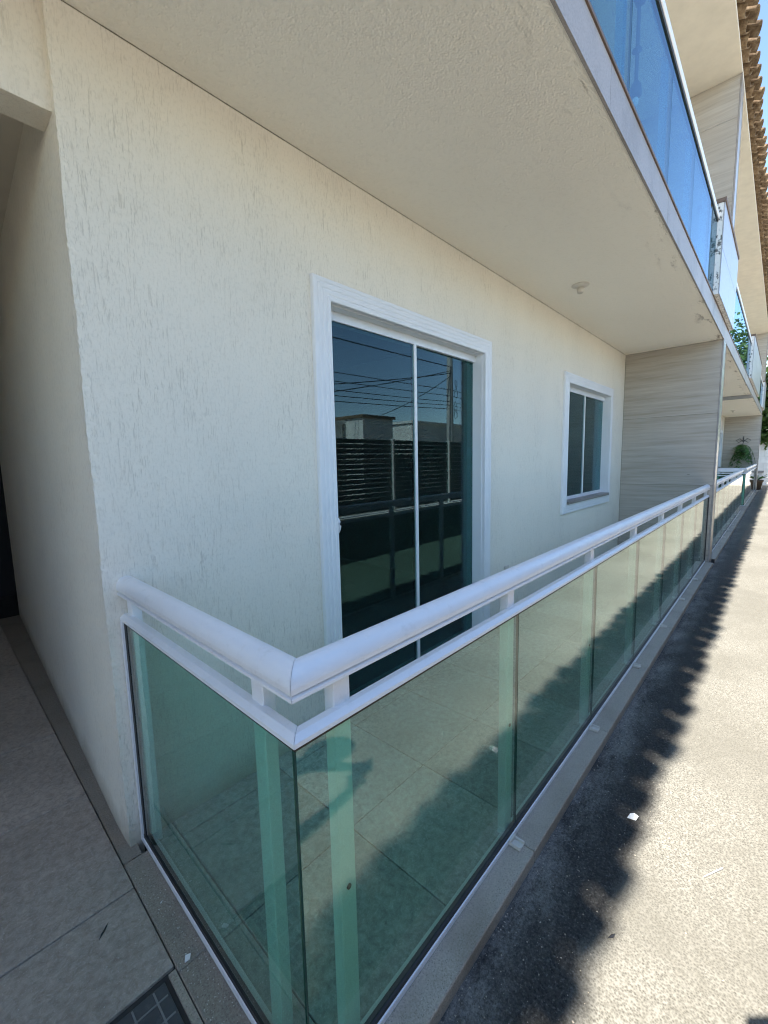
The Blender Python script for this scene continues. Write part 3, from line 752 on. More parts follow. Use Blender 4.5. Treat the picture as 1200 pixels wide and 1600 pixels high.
def railing(xa, xb, corner, seams, label, posts, sideposts, clips):
    r = tag(empty("balcony_railing", (xa, 0, 0)), label, "railing", "glass balcony railings along the driveway")
    def bld_(m, n, mat):
        o = m.build(n, mat, r); o.matrix_parent_inverse = Matrix.Translation((-xa, 0, 0)); return o
    rp = rail_path(xa, xb, corner)
    # each straight run is a part of its own, mitred at the corner
    for i in range(2):
        for nm, pf, mt, sm in (("handrail", RAILP, 'alu', True), ("lower_rail", LOWP, 'alu', False), ("glass_channel", CHANP, 'alu', False)):
            g = 0.0006                          # hairline at the mitre and at the butt joint
            p0, p1 = Vector(rp[i][0]), Vector(rp[i + 1][0]); d = (p1 - p0).normalized(); ln = (p1 - p0).length
            cuts = [0.0, ln] if (nm != "handrail" or ln < 2) else [0.0, 3.07, ln]
            side = Vector((0, -1, 0)) if abs(d.x) > 0.5 else Vector((1 if corner == 'b' else -1, 0, 0))
            for j in range(len(cuts) - 1):
                s0 = rp[i][1] if j == 0 else side
                s1 = rp[i + 1][1] if j == len(cuts) - 2 else side
                m = MB()
                m.sweep([(p0 + d * (cuts[j] + (g if (i == 1 or j) else 0)), s0, rp[i][2]), (p0 + d * (cuts[j + 1] - (g if (i == 0 or j < len(cuts) - 2) else 0)), s1, rp[i][2])], pf)
                o = bld_(m, nm, MT[mt])
                if sm:
                    for p in o.data.polygons:
                        if len(p.vertices) == 4 and 8 <= p.index <= 19: p.use_smooth = True
    # gasket
    m = MB(); m.sweep(rp, [(-0.012, 0.0122), (0.0035, 0.0122), (0.0035, 0.030), (-0.001, 0.032), (-0.012, 0.032)]); bld_(m, "gasket_gap", MT['gasket_gap'])
    m = MB(); m.sweep(rp, [(-0.012, 0.793), (0.001, 0.793), (0.001, 0.7997), (-0.012, 0.7997)]); bld_(m, "gasket_gap", MT['gasket_gap'])
    sgn = -1 if corner == 'a' else 1
    xr = xa if corner == 'a' else xb
    # panes: front
    for a, b in zip(seams[:-1], seams[1:]):
        m = MB(); m.box(a + 0.0015, b - 0.0015, 0.0, 0.008, 0.022, 0.7995, mis=[1, 1, 0, 0, 1, 1]); bld_(m, "glass_pane", [MT['glass'], MT['glass_edge']])
    # pane: return
    m = MB()
    x0, x1 = (xr, xr + 0.008) if corner == 'a' else (xr - 0.008, xr)
    m.box(x0, x1, 0.0095, W - 0.035, 0.022, 0.7995, mis=[0, 0, 1, 1, 1, 1]); bld_(m, "glass_pane", [MT['glass'], MT['glass_edge']])
    m = MB(); xo0, xo1 = (xr - 0.008, xr + 0.02) if corner == 'a' else (xr - 0.02, xr + 0.008)
    m.box(xo0, xo1, W - 0.020, W - 0.004, 0.018, 0.80); bld_(m, "wall_channel", MT['alu'])
    m = MB(); m.box(x0 - 0.002, x1 + 0.002, W - 0.037, W - 0.0202, 0.02, 0.799); bld_(m, "gasket_gap", MT['gasket_gap'])
    # wall end of front run: pier side channel
    xe = xb if corner == 'a' else xa
    e0, e1 = (xe - 0.012, xe - 0.002) if corner == 'a' else (xe + 0.002, xe + 0.012)
    m = MB(); m.box(e0, e1, -0.006, 0.014, 0.018, 0.80); bld_(m, "gasket_gap", MT['gasket_gap'])
    for x in posts:
        m = MB(); m.bbox(x - 0.022, x + 0.022, 0.016, 0.046, -0.002, 0.8850, 0.002); p_ = bld_(m, "post", MT['alu'])
        m = MB().tube([(x, 0.0162, 0.405), (x, 0.0135, 0.405)], 0.006, 8); q_ = m.build("screw", MT['iron'], p_)
    for y in sideposts:
        m = MB(); q0, q1 = (xr + 0.016, xr + 0.046) if corner == 'a' else (xr - 0.046, xr - 0.016)
        m.bbox(q0, q1, y - 0.022, y + 0.022, -0.002, 0.8850, 0.002); bld_(m, "post", MT['alu'])
    for x in clips:
        m = MB(); m.bbox(x - 0.019, x + 0.019, -0.048, -0.0085, 0.001, 0.006, 0.001); m.bbox(x - 0.019, x + 0.019, -0.016, -0.0085, 0.006, 0.02, 0.001); m.bbox(x - 0.019, x - 0.013, -0.048, -0.016, 0.006, 0.014, 0.001); m.bbox(x + 0.013, x + 0.019, -0.048, -0.016, 0.006, 0.014, 0.001)
        bld_(m, "clip", MT['plastic'])
    return r
sm1 = [0.0] + [0.893 + PITCH * i for i in range(6)] + [L - 0.012]
railing(0.0, L - 0.002, 'a', sm1, "nearest white railing with green glass panes and a mitred corner by the drain cover",
        [0.128] + [s - 0.024 for s in sm1[1:-1]] + [L - 0.03], [0.15, W - 0.03], [s - 0.05 for s in sm1[1:-1]])
b0, b1 = L + PT, 2 * L + PT
sm2 = [b0 + 0.012] + [b1 - 0.893 - PITCH * i for i in range(5, -1, -1)] + [b1]
railing(b0 + 0.002, b1, 'b', sm2, "white railing with glass panes just beyond the first wood look pier",
        [b0 + 0.03] + [s + 0.024 for s in sm2[1:-1]] + [b1 - 0.128], [0.15, W - 0.03], [s + 0.05 for s in sm2[1:-1]])
sm3 = [XC] + [XC + 0.893 + PITCH * i for i in range(6)] + [XC + L - 0.012]
railing(XC, XC + L - 0.002, 'a', sm3, "farthest white glass railing below the hanging fern",
        [XC + 0.128] + [s - 0.024 for s in sm3[1:-1]] + [XC + L - 0.03], [0.15, W - 0.03], [])

# upper railings between the parapets
def upper_rail(xa, xb, label):
    r = tag(empty("upper_railing", (xa, 0, ZF)), label, "railing", "upper floor glass railings")
    def bl(m, n, mat):
        o = m.build(n, mat, r); o.matrix_parent_inverse = Matrix.Translation((-xa, 0, -ZF)); return o
    Y0 = -0.040
    m = MB(); m.bbox(xa, xb, Y0 - 0.012, Y0 + 0.035, 3.452, 3.495, 0.004); bl(m, "top_rail", MT['alu'])
    m = MB(); m.box(xa, xb, Y0 - 0.006, Y0 + 0.020, 3.430, 3.4515); bl(m, "gasket_gap", MT['gasket_gap'])  # black strip drawn for the shadow gap under the top rail
    m = MB(); m.box(xa, xb, Y0 - 0.004, Y0 + 0.012, ZF + 0.001, ZF + 0.014); bl(m, "bottom_channel", MT['cap'])
    xs = [xa + 0.004]; x = 1.77
    while x < xb - 0.1:
        if x > xa + 0.1: xs.append(x)
        x += PITCH
    xs.append(xb - 0.004)
    for a, b in zip(xs[:-1], xs[1:]):
        m = MB(); m.box(a + 0.002, b - 0.002, Y0, Y0 + 0.008, ZF + 0.0145, 3.4295, mis=[1, 1, 0, 0, 1, 1]); bl(m, "glass_pane", [MT['glass_up'], MT['glass_edge']])
    for x in xs[1:-1]:
        m = MB(); m.bbox(x - 0.05, x - 0.005, Y0 + 0.02, Y0 + 0.05, ZF + 0.001, 3.4515, 0.002); bl(m, "post", MT['alu'])
    return r
upper_rail(0.9, 4.80, "blue glass upper railing overhead, nearest of the upper railings")
upper_rail(6.42, 10.90, "upper glass railing reflecting green trees beyond the grey tiled parapet")
upper_rail(14.84, 18.30, "small far upper glass railing near the dark trees")

# ------------------------------------------------------------------ ceiling lights
def ceiling_light(x, y, label):
    c = tag(empty("ceiling_light", (x, y, ZC)), label, "ceiling light", "lamp holders on the balcony ceilings")
    MB().lathe([(0.0, 0.0), (0.062, -0.0005), (0.064, -0.006), (0.058, -0.010), (0.034, -0.015), (0.028, -0.02), (0.0, -0.02)], seg=28).build("rose", MT['plastic'], c)
    MB().lathe([(0.0, -0.0205), (0.026, -0.0205), (0.023, -0.045), (0.021, -0.060), (0.017, -0.062), (0.015, -0.045), (0.0, -0.044)], seg=24).build("lamp_holder", MT['plastic'], c)
ceiling_light(3.168, 0.606, "round cream lamp holder without a bulb on the near balcony ceiling")
ceiling_light(XC + 3.0, 0.55, "tiny lamp holder on the far balcony ceiling above the fern")

# lamp hanging on the upper balcony, seen through the glass
hl = tag(empty("hanging_lamp", (3.40, 0.34, ZS - 0.13)), "dark rod lamp hanging behind the blue upper glass", "lamp")
MB().lathe([(0.0, 0.0), (0.05, -0.001), (0.05, -0.02), (0.015, -0.05), (0.0, -0.05)], seg=16).build("canopy", MT['iron'], hl)
MB().tube([(0, 0, 0.13), (0, 0, -1.24)], 0.013, 8).build("rod", MT['iron'], hl)
MB().tube([(-0.06, 0, -1.07), (0.0, 0, -1.02), (0.05, 0, -0.99)], 0.02, 8).build("rod_joint", MT['iron'], hl)
MB().bbox(-0.05, 0.05, -0.03, 0.03, -0.72, -0.58, 0.01).build("upper_bracket", MT['iron'], hl)
MB().lathe([(0.012, -1.22), (0.035, -1.26), (0.042, -1.32), (0.03, -1.335), (0.0, -1.335)], seg=16).build("lamp_socket", MT['iron'], hl)
MB().lathe([(0.014, -1.336), (0.022, -1.35), (0.018, -1.38), (0.0, -1.39)], seg=16).build("bulb", MT['trim'], hl)

# ------------------------------------------------------------------ opposite side of the driveway
wl = tag(MB().box(-9, 23.3, -1.66, -1.5, -0.06, 0.53).box(-9, 23.3, -1.68, -1.48, 0.53, 0.565, 1).build("low_wall", [MT['lowwall'], MT['white']]),
         "dark low wall with a pale coping under the slatted fence across the driveway", "wall")
fc = tag(empty("slatted_fence", (-9, -1.58, 0.565)), "dark horizontal slat fence with pale posts mirrored in the sliding door", "fence")
def fpart(m, n, mat):
    o = m.build(n, mat, fc); o.matrix_parent_inverse = Matrix.Translation((9, 1.58, -0.565)); return o
FP = 1.49
fx = [4.40 - 0.04 + FP * i for i in range(-9, 13)]
fx = [x for x in fx if -9 < x < 23.2]
rnd = random.Random(11)
sl_me = {}
for i, x in enumerate(fx):
    fpart(MB().bbox(x - 0.02, x + 0.02, -1.60, -1.53, 0.566, 1.63, 0.003), "post", MT['fencepost'])
slm = MB().bbox(0.022, FP - 0.022, -0.008, 0.008, -0.030, 0.030, 0.002).mesh("slat", MT['fence'])
for i, x in enumerate(fx[:-1]):
    for k in range(15):
        z = 0.625 + k * 0.0688
        if z > 1.62: break
        o = inst(slm, "slat", (x + 9, -1.575 + 1.58 + rnd.uniform(-0.003, 0.003), z - 0.565), fc, (rnd.uniform(-0.10, 0.10), rnd.uniform(-0.002, 0.002), 0))

# houses across the street
def house(name, x0, x1, y0, y1, h, mat, label, roof_mat, openings=True):
    hs = tag(empty(name, ((x0 + x1) / 2, y1, -0.06)), label, "house")
    cx, cy = (x0 + x1) / 2, y1
    def hp(m, n, mt):
        o = m.build(n, mt, hs); o.matrix_parent_inverse = Matrix.Translation((-cx, -cy, 0.06)); return o
    hp(MB().box(x0, x1, y0, y1, -0.06, h), "wall", mat)
    hp(MB().box(x0 - 0.08, x1 + 0.08, y0 - 0.08, y1 + 0.08, h, h + 0.10), "roof", roof_mat)
    if openings:
        n = max(1, int((x1 - x0) / 2.6))
        for i in range(n):
            c = x0 + (i + 0.5) * (x1 - x0) / n
            f = hp(MB().box(c - 0.5, c + 0.5, y1 + 0.001, y1 + 0.05, 1.1, 2.1), "window", MT['trim'])
            hp(MB().box(c - 0.44, c + 0.44, y1 + 0.0505, y1 + 0.056, 1.16, 2.04), "pane", MT['glass_door']).parent = hs
    return hs
house("house", 3.8, 10.4, -16.0, -9.4, 2.72, MT['white'], "low white house set back, left of the tile edged one", MT['white'], False)
house("house", 10.5, 12.1, -15.0, -8.4, 2.90, MT['white'], "narrow white house with a clay tiled roof edge", MT['roof'], False)
house("house", 13.5, 24.0, -16.0, -8.55, 2.86, MT['white'], "long white flat roofed house behind the utility pole", MT['white'], False)
house("house", -12.0, 4.6, -17.0, -10.0, 3.1, MT['white'], "long white house across the street behind the viewer", MT['roof'])

# utility pole with cables
pl = tag(empty("utility_pole", (15.45, -8.0, -0.06)), "concrete utility pole carrying many black cables", "utility pole")
def pp(m, n, mt):
    o = m.build(n, mt, pl); o.matrix_parent_inverse = Matrix.Translation((-15.45, 8.0, 0.06)); return o
pp(MB().tube([(15.45, -8, -0.06), (15.45, -8, 4), (15.45, -8, 8.6)], [0.17, 0.14, 0.10], 12), "pole", MT['concrete'])
pp(MB().bbox(14.5, 16.4, -8.06, -7.94, 7.6, 7.72, 0.01), "crossarm", MT['concrete'])
pp(MB().lathe([(0, 0), (0.2, 0), (0.22, 0.1), (0.22, 0.75), (0.16, 0.85), (0, 0.85)], (15.45, -8.34, 6.1), 14), "transformer", MT['iron'])
def cable(a, b, sag, r=0.014):
    a, b = Vector(a), Vector(b); pts = []
    for i in range(17):
        t = i / 16; p = a.lerp(b, t); p.z -= sag * 4 * t * (1 - t); pts.append(p)
    pp(MB().tube(pts, r, 5), "cable", MT['wire'])
cable((15.4, -7.9, 5.25), (-20, -7.0, 5.4), 0.2, 0.02)
cable((15.4, -7.9, 5.1), (4.5, -9.5, 2.85), 0.15, 0.016)
cable((15.4, -7.9, 5.0), (0.5, -9.6, 3.0), 0.25, 0.016)
cable((15.4, -7.9, 4.9), (11.6, -8.5, 3.05), 0.12, 0.014)
for k, z in enumerate((4.3, 4.05, 3.8, 3.65, 3.5)):
    cable((15.4, -7.9, z), (-20, -7.6, z + 0.3), 0.35 + 0.04 * k, 0.013)
    cable((15.4, -7.9, z), (40, -8.3, z + 0.2), 0.3, 0.013)
rnd = random.Random(2)
for k in range(4):
    z = 3.2 + k * 0.45 + rnd.uniform(-0.1, 0.1); pts = []
    for i in range(9):
        a = 2 * PI * i / 8; pts.append((15.45 + 0.12 + 0.10 * math.cos(a), -7.84 + 0.1 * rnd.random(), z + (0.16 + 0.05 * rnd.random()) * math.sin(a)))
    pp(MB().tube(pts, 0.012, 5), "cable_loop", MT['wire'])

# ------------------------------------------------------------------ far end of the driveway
XE = 24.0
fw_ = tag(empty("end_wall", (XE, 0, -0.06)), "pale block wall closing the far end of the driveway, partly sunlit", "wall")
for r in range(6):
    for c in range(8):
        off = 0.3 if r % 2 else 0.0
        y0_ = -1.9 + c * 0.6 + off
        MB().bbox(0, 0.16, y0_ + 0.004, y0_ + 0.596, 0.004 + r * 0.305, 0.301 + r * 0.305, 0.006).build("block", MT['white'], fw_)
MB().box(0.02, 0.14, -1.9, 3.2, 0, 1.83).build("mortar_core", MT['plastic'], fw_)

def leaf_clump(n, rng, cx, cy, cz, rx, ry, rz, size, seed, shell=0.55, nl=12):
    rd = random.Random(seed); m = MB()
    lobes = [(rd.uniform(-0.6, 0.6), rd.uniform(-0.6, 0.6), rd.uniform(-0.55, 0.65), rd.uniform(0.28, 0.55)) for _ in range(nl)]
    for i in range(n):
        lx, ly, lz, lr = rd.choice(lobes)
        while True:
            d = Vector((rd.uniform(-1, 1), rd.uniform(-1, 1), rd.uniform(-1, 1)))
            if 0.2 < d.length < 1: break
        d = d.normalized() * (shell + (1 - shell) * rd.random()) * lr
        p = Vector((cx + (lx + d.x) * rx, cy + (ly + d.y) * ry, cz + (lz + d.z) * rz))
        a = Vector((rd.uniform(-1, 1), rd.uniform(-1, 1), rd.uniform(-0.6, 0.4))).normalized(); b = a.cross(Vector((rd.uniform(-1, 1), rd.uniform(-1, 1), rd.uniform(-1, 1)))).normalized()
        s = size * rd.uniform(0.6, 1.3)
        m.add([p, p + a * s * 0.5 + b * s * 0.28, p + a * s, p + a * s * 0.5 - b * s * 0.28], [(0, 1, 2, 3)])
    return m
def tree(x, y, h, r, label, seed, leaf='leaf2', n=3800, size=0.24, nl=12):
    t = tag(empty("tree", (x, y, -0.06)), label, "tree", "trees beyond the far end wall")
    rd = random.Random(seed)
    m = MB().tube([(0, 0, 0), (rd.uniform(-.1, .1), rd.uniform(-.1, .1), h * 0.3), (rd.uniform(-.2, .2), rd.uniform(-.2, .2), h * 0.62)], [0.16, 0.12, 0.07], 8)
    for k in range(6):
        a = rd.uniform(0, 2 * PI); z = h * rd.uniform(0.32, 0.6)
        m.tube([(0, 0, z), (math.cos(a) * r * 0.35, math.sin(a) * r * 0.35, z + r * 0.3), (math.cos(a) * r * 0.7, math.sin(a) * r * 0.7, z + r * 0.7)], [0.06, 0.04, 0.015], 6)
    m.build("trunk", MT['bark'], t)
    leaf_clump(n, 0, 0, 0, h * 0.62, r, r, h * 0.45, size, seed, nl=nl).build("crown", MT[leaf], t)
tree(25.7, 0.9, 4.6, 2.2, "dark tree right behind the end wall, nearest to the roof eave", 21, n=9000, size=0.30, nl=22)
tree(25.1, -0.35, 3.9, 1.7, "low dark bushy tree just over the top of the end wall", 27, n=6000, size=0.22, nl=24)
tree(29.5, -2.6, 7.9, 2.6, "dark green tree set back on the open side of the end wall", 22, n=5000)
tree(26.0, -3.2, 6.2, 2.0, "yellow green tree outside the fence corner, mirrored in the upper glass", 23, 'leaf3')
tree(32.0, 1.6, 7.0, 2.6, "tallest dark tree far behind the end wall", 24)
tree(22.5, -4.2, 4.2, 1.6, "bright low tree across the street beside the long grey house", 25, 'leaf3')

# planter, sack and dark box at the foot of the end wall
pb = tag(empty("planter_box", (21.6, 0.2, ZR)), "white rendered planter box against the far end of the flats", "planter")
MB().bbox(-0.3, 0.3, -0.34, 0.34, 0, 0.62, 0.015).build("box", MT['white'], pb)
MB().bbox(-0.34, 0.34, -0.38, 0.38, 0.621, 0.68, 0.012).build("rim", MT['fascia'], pb)
sk = tag(empty("plant_pot", (20.85, 0.0, ZR)), "dark brown pot with a small plant in front of the white planter", "plant pot")
MB().lathe([(0.0, 0.0), (0.13, 0.0), (0.18, 0.30), (0.20, 0.30), (0.20, 0.36), (0.17, 0.36), (0.16, 0.32), (0.0, 0.32)], seg=20).build("pot", MT['bark'], sk)
rd = random.Random(9); m = MB()
def frond(m, base, az, ln, droop, wd, n=9, rise=0.5):
    b = Vector(base); d = Vector((math.cos(az), math.sin(az), 0)); s = Vector((-math.sin(az), math.cos(az), 0))
    pts = []
    for i in range(n + 1):
        t = i / n
        pts.append(b + d * (ln * t * (1 - 0.25 * t)) + Vector((0, 0, ln * (rise * t - droop * t * t))))
    for i in range(1, n):
        t = i / n; p = pts[i]; q = pts[i + 1]; wl_ = wd * math.sin(PI * (0.12 + 0.85 * t)) + 0.01
        dirv = (q - pts[i - 1]).normalized()
        for sg in (-1, 1):
            tip = p + s * sg * wl_ + dirv * wl_ * 0.5 + Vector((0, 0, -0.25 * wl_))
            m.add([p - dirv * 0.006, p + dirv * (ln / n * 0.62), tip], [(0, 1, 2)])
    m.tube(pts, 0.004, 4)
for k in range(14):
    f = MB(); frond(f, (0, 0, 0.33), rd.uniform(0, 6.28), rd.uniform(0.3, 0.5), rd.uniform(0.2, 0.6), 0.07, 7, 0.9); f.build("frond", MT['leaf'], sk)

# hanging fern on the far pier
hf = tag(empty("hanging_plant", (XC + L - 0.19, 0.40, 1.62)), "green fern hanging from an iron bracket on the far pier", "hanging plant")
m = MB(); m.tube([(0.19, 0, 0.17), (0.10, 0, 0.24), (0.0, 0, 0.20), (0.0, 0, 0.12)], 0.010, 6)
for s_ in (-1, 1):
    m.tube([(0.188, 0, 0.1), (0.18, s_ * 0.10, 0.22), (0.18, s_ * 0.2, 0.16), (0.18, s_ * 0.13, 0.08), (0.186, 0, 0.17)], 0.010, 6)
m.tube([(0.186, 0, 0.05), (0.186, 0, 0.30)], 0.012, 6)
m.build("bracket", MT['iron'], hf)
MB().tube([(0, 0, 0.13), (0, 0, -0.1)], 0.004, 5).build("hanger", MT['iron'], hf)
MB().lathe([(0.0, -0.26), (0.09, -0.26), (0.13, -0.1), (0.12, -0.1), (0.09, -0.2), (0, -0.2)], seg=16).build("pot", MT['iron'], hf)
rd = random.Random(14)
for k in range(30):
    f = MB(); frond(f, (rd.uniform(-.06, .02), rd.uniform(-.1, .1), -0.05 - 0.14 * (k % 3)), 2 * PI * k / 30 + rd.uniform(-.4, .4), rd.uniform(0.26, 0.58), rd.uniform(0.5, 2.4), 0.19, 6, rd.uniform(0.2, 0.9)); f.build("frond", MT['leaf'], hf)
# potted plant on the far balcony floor behind the rail
pt_ = tag(empty("potted_plant", (XC + L - 0.35, 0.78, 0.0)), "spiky potted plant on the far balcony below the hanging fern", "potted plant")
MB().lathe([(0.0, 0.0), (0.13, 0.0), (0.18, 0.36), (0.2, 0.36), (0.2, 0.42), (0.17, 0.42), (0.0, 0.38)], seg=18).build("pot", MT['iron'], pt_)
for k in range(24):
    f = MB(); frond(f, (0, 0, 0.4), 2 * PI * k / 24 + rd.uniform(-.1, .1), rd.uniform(0.35, 0.6), rd.uniform(0.2, 0.7), 0.05, 8, rd.uniform(0.6, 1.3)); f.build("frond", MT['leaf'], pt_)

# ------------------------------------------------------------------ litter
def scrap(name, pts, z, mat, label, cat, th=0.0012):
    m = MB(); n = len(pts)
    v = [(x, y, z + 0.001 + dz) for x, y, dz in pts] + [(x, y, z + 0.001 + th + dz) for x, y, dz in pts]
    m.add(v, [list(range(n))[::-1], list(range(n, 2 * n))] + [(i, (i + 1) % n, n + (i + 1) % n, n + i) for i in range(n)])
    return tag(m.build(name, mat), label, cat)
scrap("paper_scrap", [(1.258, -0.268, 0.002), (1.268, -0.295, 0.0), (1.288, -0.300, 0.006), (1.300, -0.283, 0.002), (1.285, -0.272, 0.004)], ZR + 0.003, MT['paper'], "torn white paper scrap at the edge of the roof shadow on the driveway", "paper scrap")
scrap("drinking_straw", [(1.165, -0.508, 0.001), (1.168, -0.511, 0.001), (1.240, -0.552, 0.003), (1.237, -0.548, 0.003)], ZR + 0.004, MT['paper'], "thin white straw lying on the sunlit driveway", "straw", 0.004)
scrap("dry_leaf", [(1.63, 0.43, 0.004), (1.66, 0.415, 0.0), (1.69, 0.44, 0.008), (1.665, 0.46, 0.002)], 0.0, MT['redleaf'], "small dry red leaf on the balcony tiles", "leaf")
scrap("paper_scrap", [(1.222, 0.205, 0.002), (1.245, 0.198, 0.0), (1.25, 0.215, 0.004), (1.232, 0.222, 0.0)], 0.0, MT['paper'], "tiny white chip on the balcony tiles behind the first panes", "paper scrap")
scrap("plaster_chip", [(-0.062, 0.467, 0.0), (-0.050, 0.462, 0.004), (-0.043, 0.474, 0.003), (-0.054, 0.482, 0.0)], 0.0, MT['paper'], "small white plaster chip on the side kerb next to the drain cover", "plaster chip", 0.003)
scrap("plaster_chip", [(-0.048, 0.680, 0.0), (-0.043, 0.677, 0.002), (-0.040, 0.683, 0.0)], 0.0, MT['paper'], "tiny pale crumb on the side kerb nearer the wall", "plaster chip", 0.002)
scrap("dry_leaf", [(-0.20, 0.70, 0.001), (-0.192, 0.712, 0.003), (-0.168, 0.735, 0.002), (-0.180, 0.718, 0.0)], 0.0, MT['iron'], "dark twisted dry leaf on the entry path tile", "leaf")
scrap("dry_leaf", [(0.775, -0.333, 0.001), (0.79, -0.338, 0.003), (0.80, -0.345, 0.001), (0.786, -0.344, 0.0)], ZR + 0.003, MT['iron'], "little dark leaf on the driveway by the shadow edge", "leaf")

# ------------------------------------------------------------------ the photographer, whose shadow falls on the driveway
def skin_body(name, V, E, sub=2):
    """V: (point, radius, material index); grown with a Skin modifier and made one plain mesh"""
    me = bpy.data.meshes.new(name); me.from_pydata([v[0] for v in V], E, [])
    o = bpy.data.objects.new(name, me); COL.objects.link(o)
    sk_ = o.modifiers.new("skin", 'SKIN'); sk_.use_smooth_shade = True
    for i, v in enumerate(V):
        r = v[1]; me.skin_vertices[0].data[i].radius = r if isinstance(r, tuple) else (r, r)
    me.skin_vertices[0].data[0].use_root = True
    ss = o.modifiers.new("sub", 'SUBSURF'); ss.levels = sub; ss.render_levels = sub
    dg = bpy.context.evaluated_depsgraph_get(); dg.update()
    nm = bpy.data.meshes.new_from_object(o.evaluated_get(dg))
    bpy.data.objects.remove(o)
    segs = [(Vector(V[a][0]), Vector(V[b][0]), V[b][2]) for a, b in E]
    for p in nm.polygons:
        c = p.center; best = (9, 0)
        for a, b, mi in segs:
            d = b - a; t = max(0, min(1, (c - a).dot(d) / d.length_squared)); q = (c - a - d * t).length
            if q < best[0]: best = (q, mi)
        p.material_index = best[1]; p.use_smooth = True
    return nm
fwd = Vector((math.cos(yaw), math.sin(yaw), 0)); lft = Vector((-math.sin(yaw), math.cos(yaw), 0))
def PP(f, l, z): return tuple(Vector((CAM.x, CAM.y, 0)) + fwd * f + lft * l + Vector((0, 0, z)))
per = tag(empty("person", PP(-0.55, 0.0, ZR)), "person in a navy shirt holding up a phone on the driveway", "person")
V = []; Ed = []
def vtx(p, r, mi, par=None):
    V.append((p, r, mi)); i = len(V) - 1
    if par is not None: Ed.append((par, i))
    return i
pel = vtx(PP(-0.56, 0, 0.80), (0.135, 0.11), 1)
wa = vtx(PP(-0.53, 0, 0.95), (0.125, 0.10), 0, pel)
ch = vtx(PP(-0.48, 0, 1.12), (0.145, 0.11), 0, wa)
nb = vtx(PP(-0.42, 0, 1.25), (0.075, 0.07), 0, ch)
ne = vtx(PP(-0.375, 0, 1.315), 0.052, 2, nb)
hd0 = vtx(PP(-0.33, 0, 1.375), (0.066, 0.075), 2, ne)
hd1 = vtx(PP(-0.31, 0, 1.44), (0.078, 0.09), 2, hd0)
hd2 = vtx(PP(-0.31, 0, 1.50), (0.06, 0.07), 2, hd1)
for sg in (1, -1):
    hp_ = vtx(PP(-0.56, sg * 0.09, 0.74), 0.088, 1, pel)
    kn_ = vtx(PP(-0.50 + 0.02 * sg, sg * 0.11, 0.40), 0.06, 1, hp_)
    an_ = vtx(PP(-0.56 + 0.03 * sg, sg * 0.12, 0.05), 0.045, 1, kn_)
    he_ = vtx(PP(-0.55 + 0.03 * sg, sg * 0.122, ZR + 0.042), 0.042, 3, an_)
    to_ = vtx(PP(-0.38 + 0.03 * sg, sg * 0.145, ZR + 0.032), (0.045, 0.03), 3, he_)
    s0 = vtx(PP(-0.45, sg * 0.165, 1.21), 0.062, 0, ch)
    el_ = vtx(PP(-0.23, sg * 0.245, 0.985), 0.046, 0, s0)
    fo_ = vtx(PP(-0.14, sg * 0.18, 1.07), 0.040, 2, el_)
    wr_ = vtx(PP(-0.055, sg * 0.095, 1.155), 0.027, 2, fo_)
    pm_ = vtx(PP(-0.035, sg * 0.062, 1.195), (0.030, 0.016), 2, wr_)
body_me = skin_body("body", V, Ed)
for m_ in ('shirt', 'jeans', 'skin', 'shoe'): body_me.materials.append(MT[m_])
def perpart(me, name):
    o = bpy.data.objects.new(name, me); COL.objects.link(o); o.parent = per; o.matrix_parent_inverse = Matrix.Translation(-Vector(per.location)); return o
perpart(body_me, "body")
# hair, nose, ears, eyes
hc = Vector(PP(-0.325, 0, 1.465))
m = MB(); vv = []; n = 14
for i in range(8):
    th = 0.05 + i * 0.26
    for j in range(n):
        a = 2 * PI * j / n
        cut = 0.72 if math.cos(a) > 0.45 else 1.0
        vv.append(hc + fwd * (0.108 * math.sin(th * cut) * math.cos(a)) + lft * (0.088 * math.sin(th * cut) * math.sin(a)) + Vector((0, 0, 0.098 * math.cos(th * cut))))
m.add(vv, [(i * n + j, i * n + (j + 1) % n, (i + 1) * n + (j + 1) % n, (i + 1) * n + j) for i in range(7) for j in range(n)], 0, True)
m.add(vv[:n], [list(range(n))])
perpart(m.mesh("hair", MT['hair']), "hair")
for sg in (1, -1):
    m = MB(); c_ = Vector(PP(-0.235, sg * 0.03, 1.452)); m.lathe([(0, -0.011), (0.008, -0.008), (0.011, 0), (0.008, 0.008), (0, 0.011)], c_, 10); perpart(m.mesh("eye", MT['paper']), "eye")
    m = MB(); c_ = Vector(PP(-0.325, sg * 0.085, 1.435)); m.lathe([(0, -0.03), (0.012, -0.022), (0.016, 0), (0.013, 0.024), (0, 0.03)], c_, 10); perpart(m.mesh("ear", MT['skin']), "ear")
m = MB(); m.tube([PP(-0.228, 0, 1.455), PP(-0.212, 0, 1.425), PP(-0.225, 0, 1.415)], [0.008, 0.014, 0.010], 8); perpart(m.mesh("nose", MT['skin']), "nose")
m = MB(); m.tube([PP(-0.236, -0.024, 1.385), PP(-0.229, 0, 1.383), PP(-0.236, 0.024, 1.385)], [0.003, 0.007, 0.003], 6); perpart(m.mesh("mouth", MT['terracotta']), "mouth")
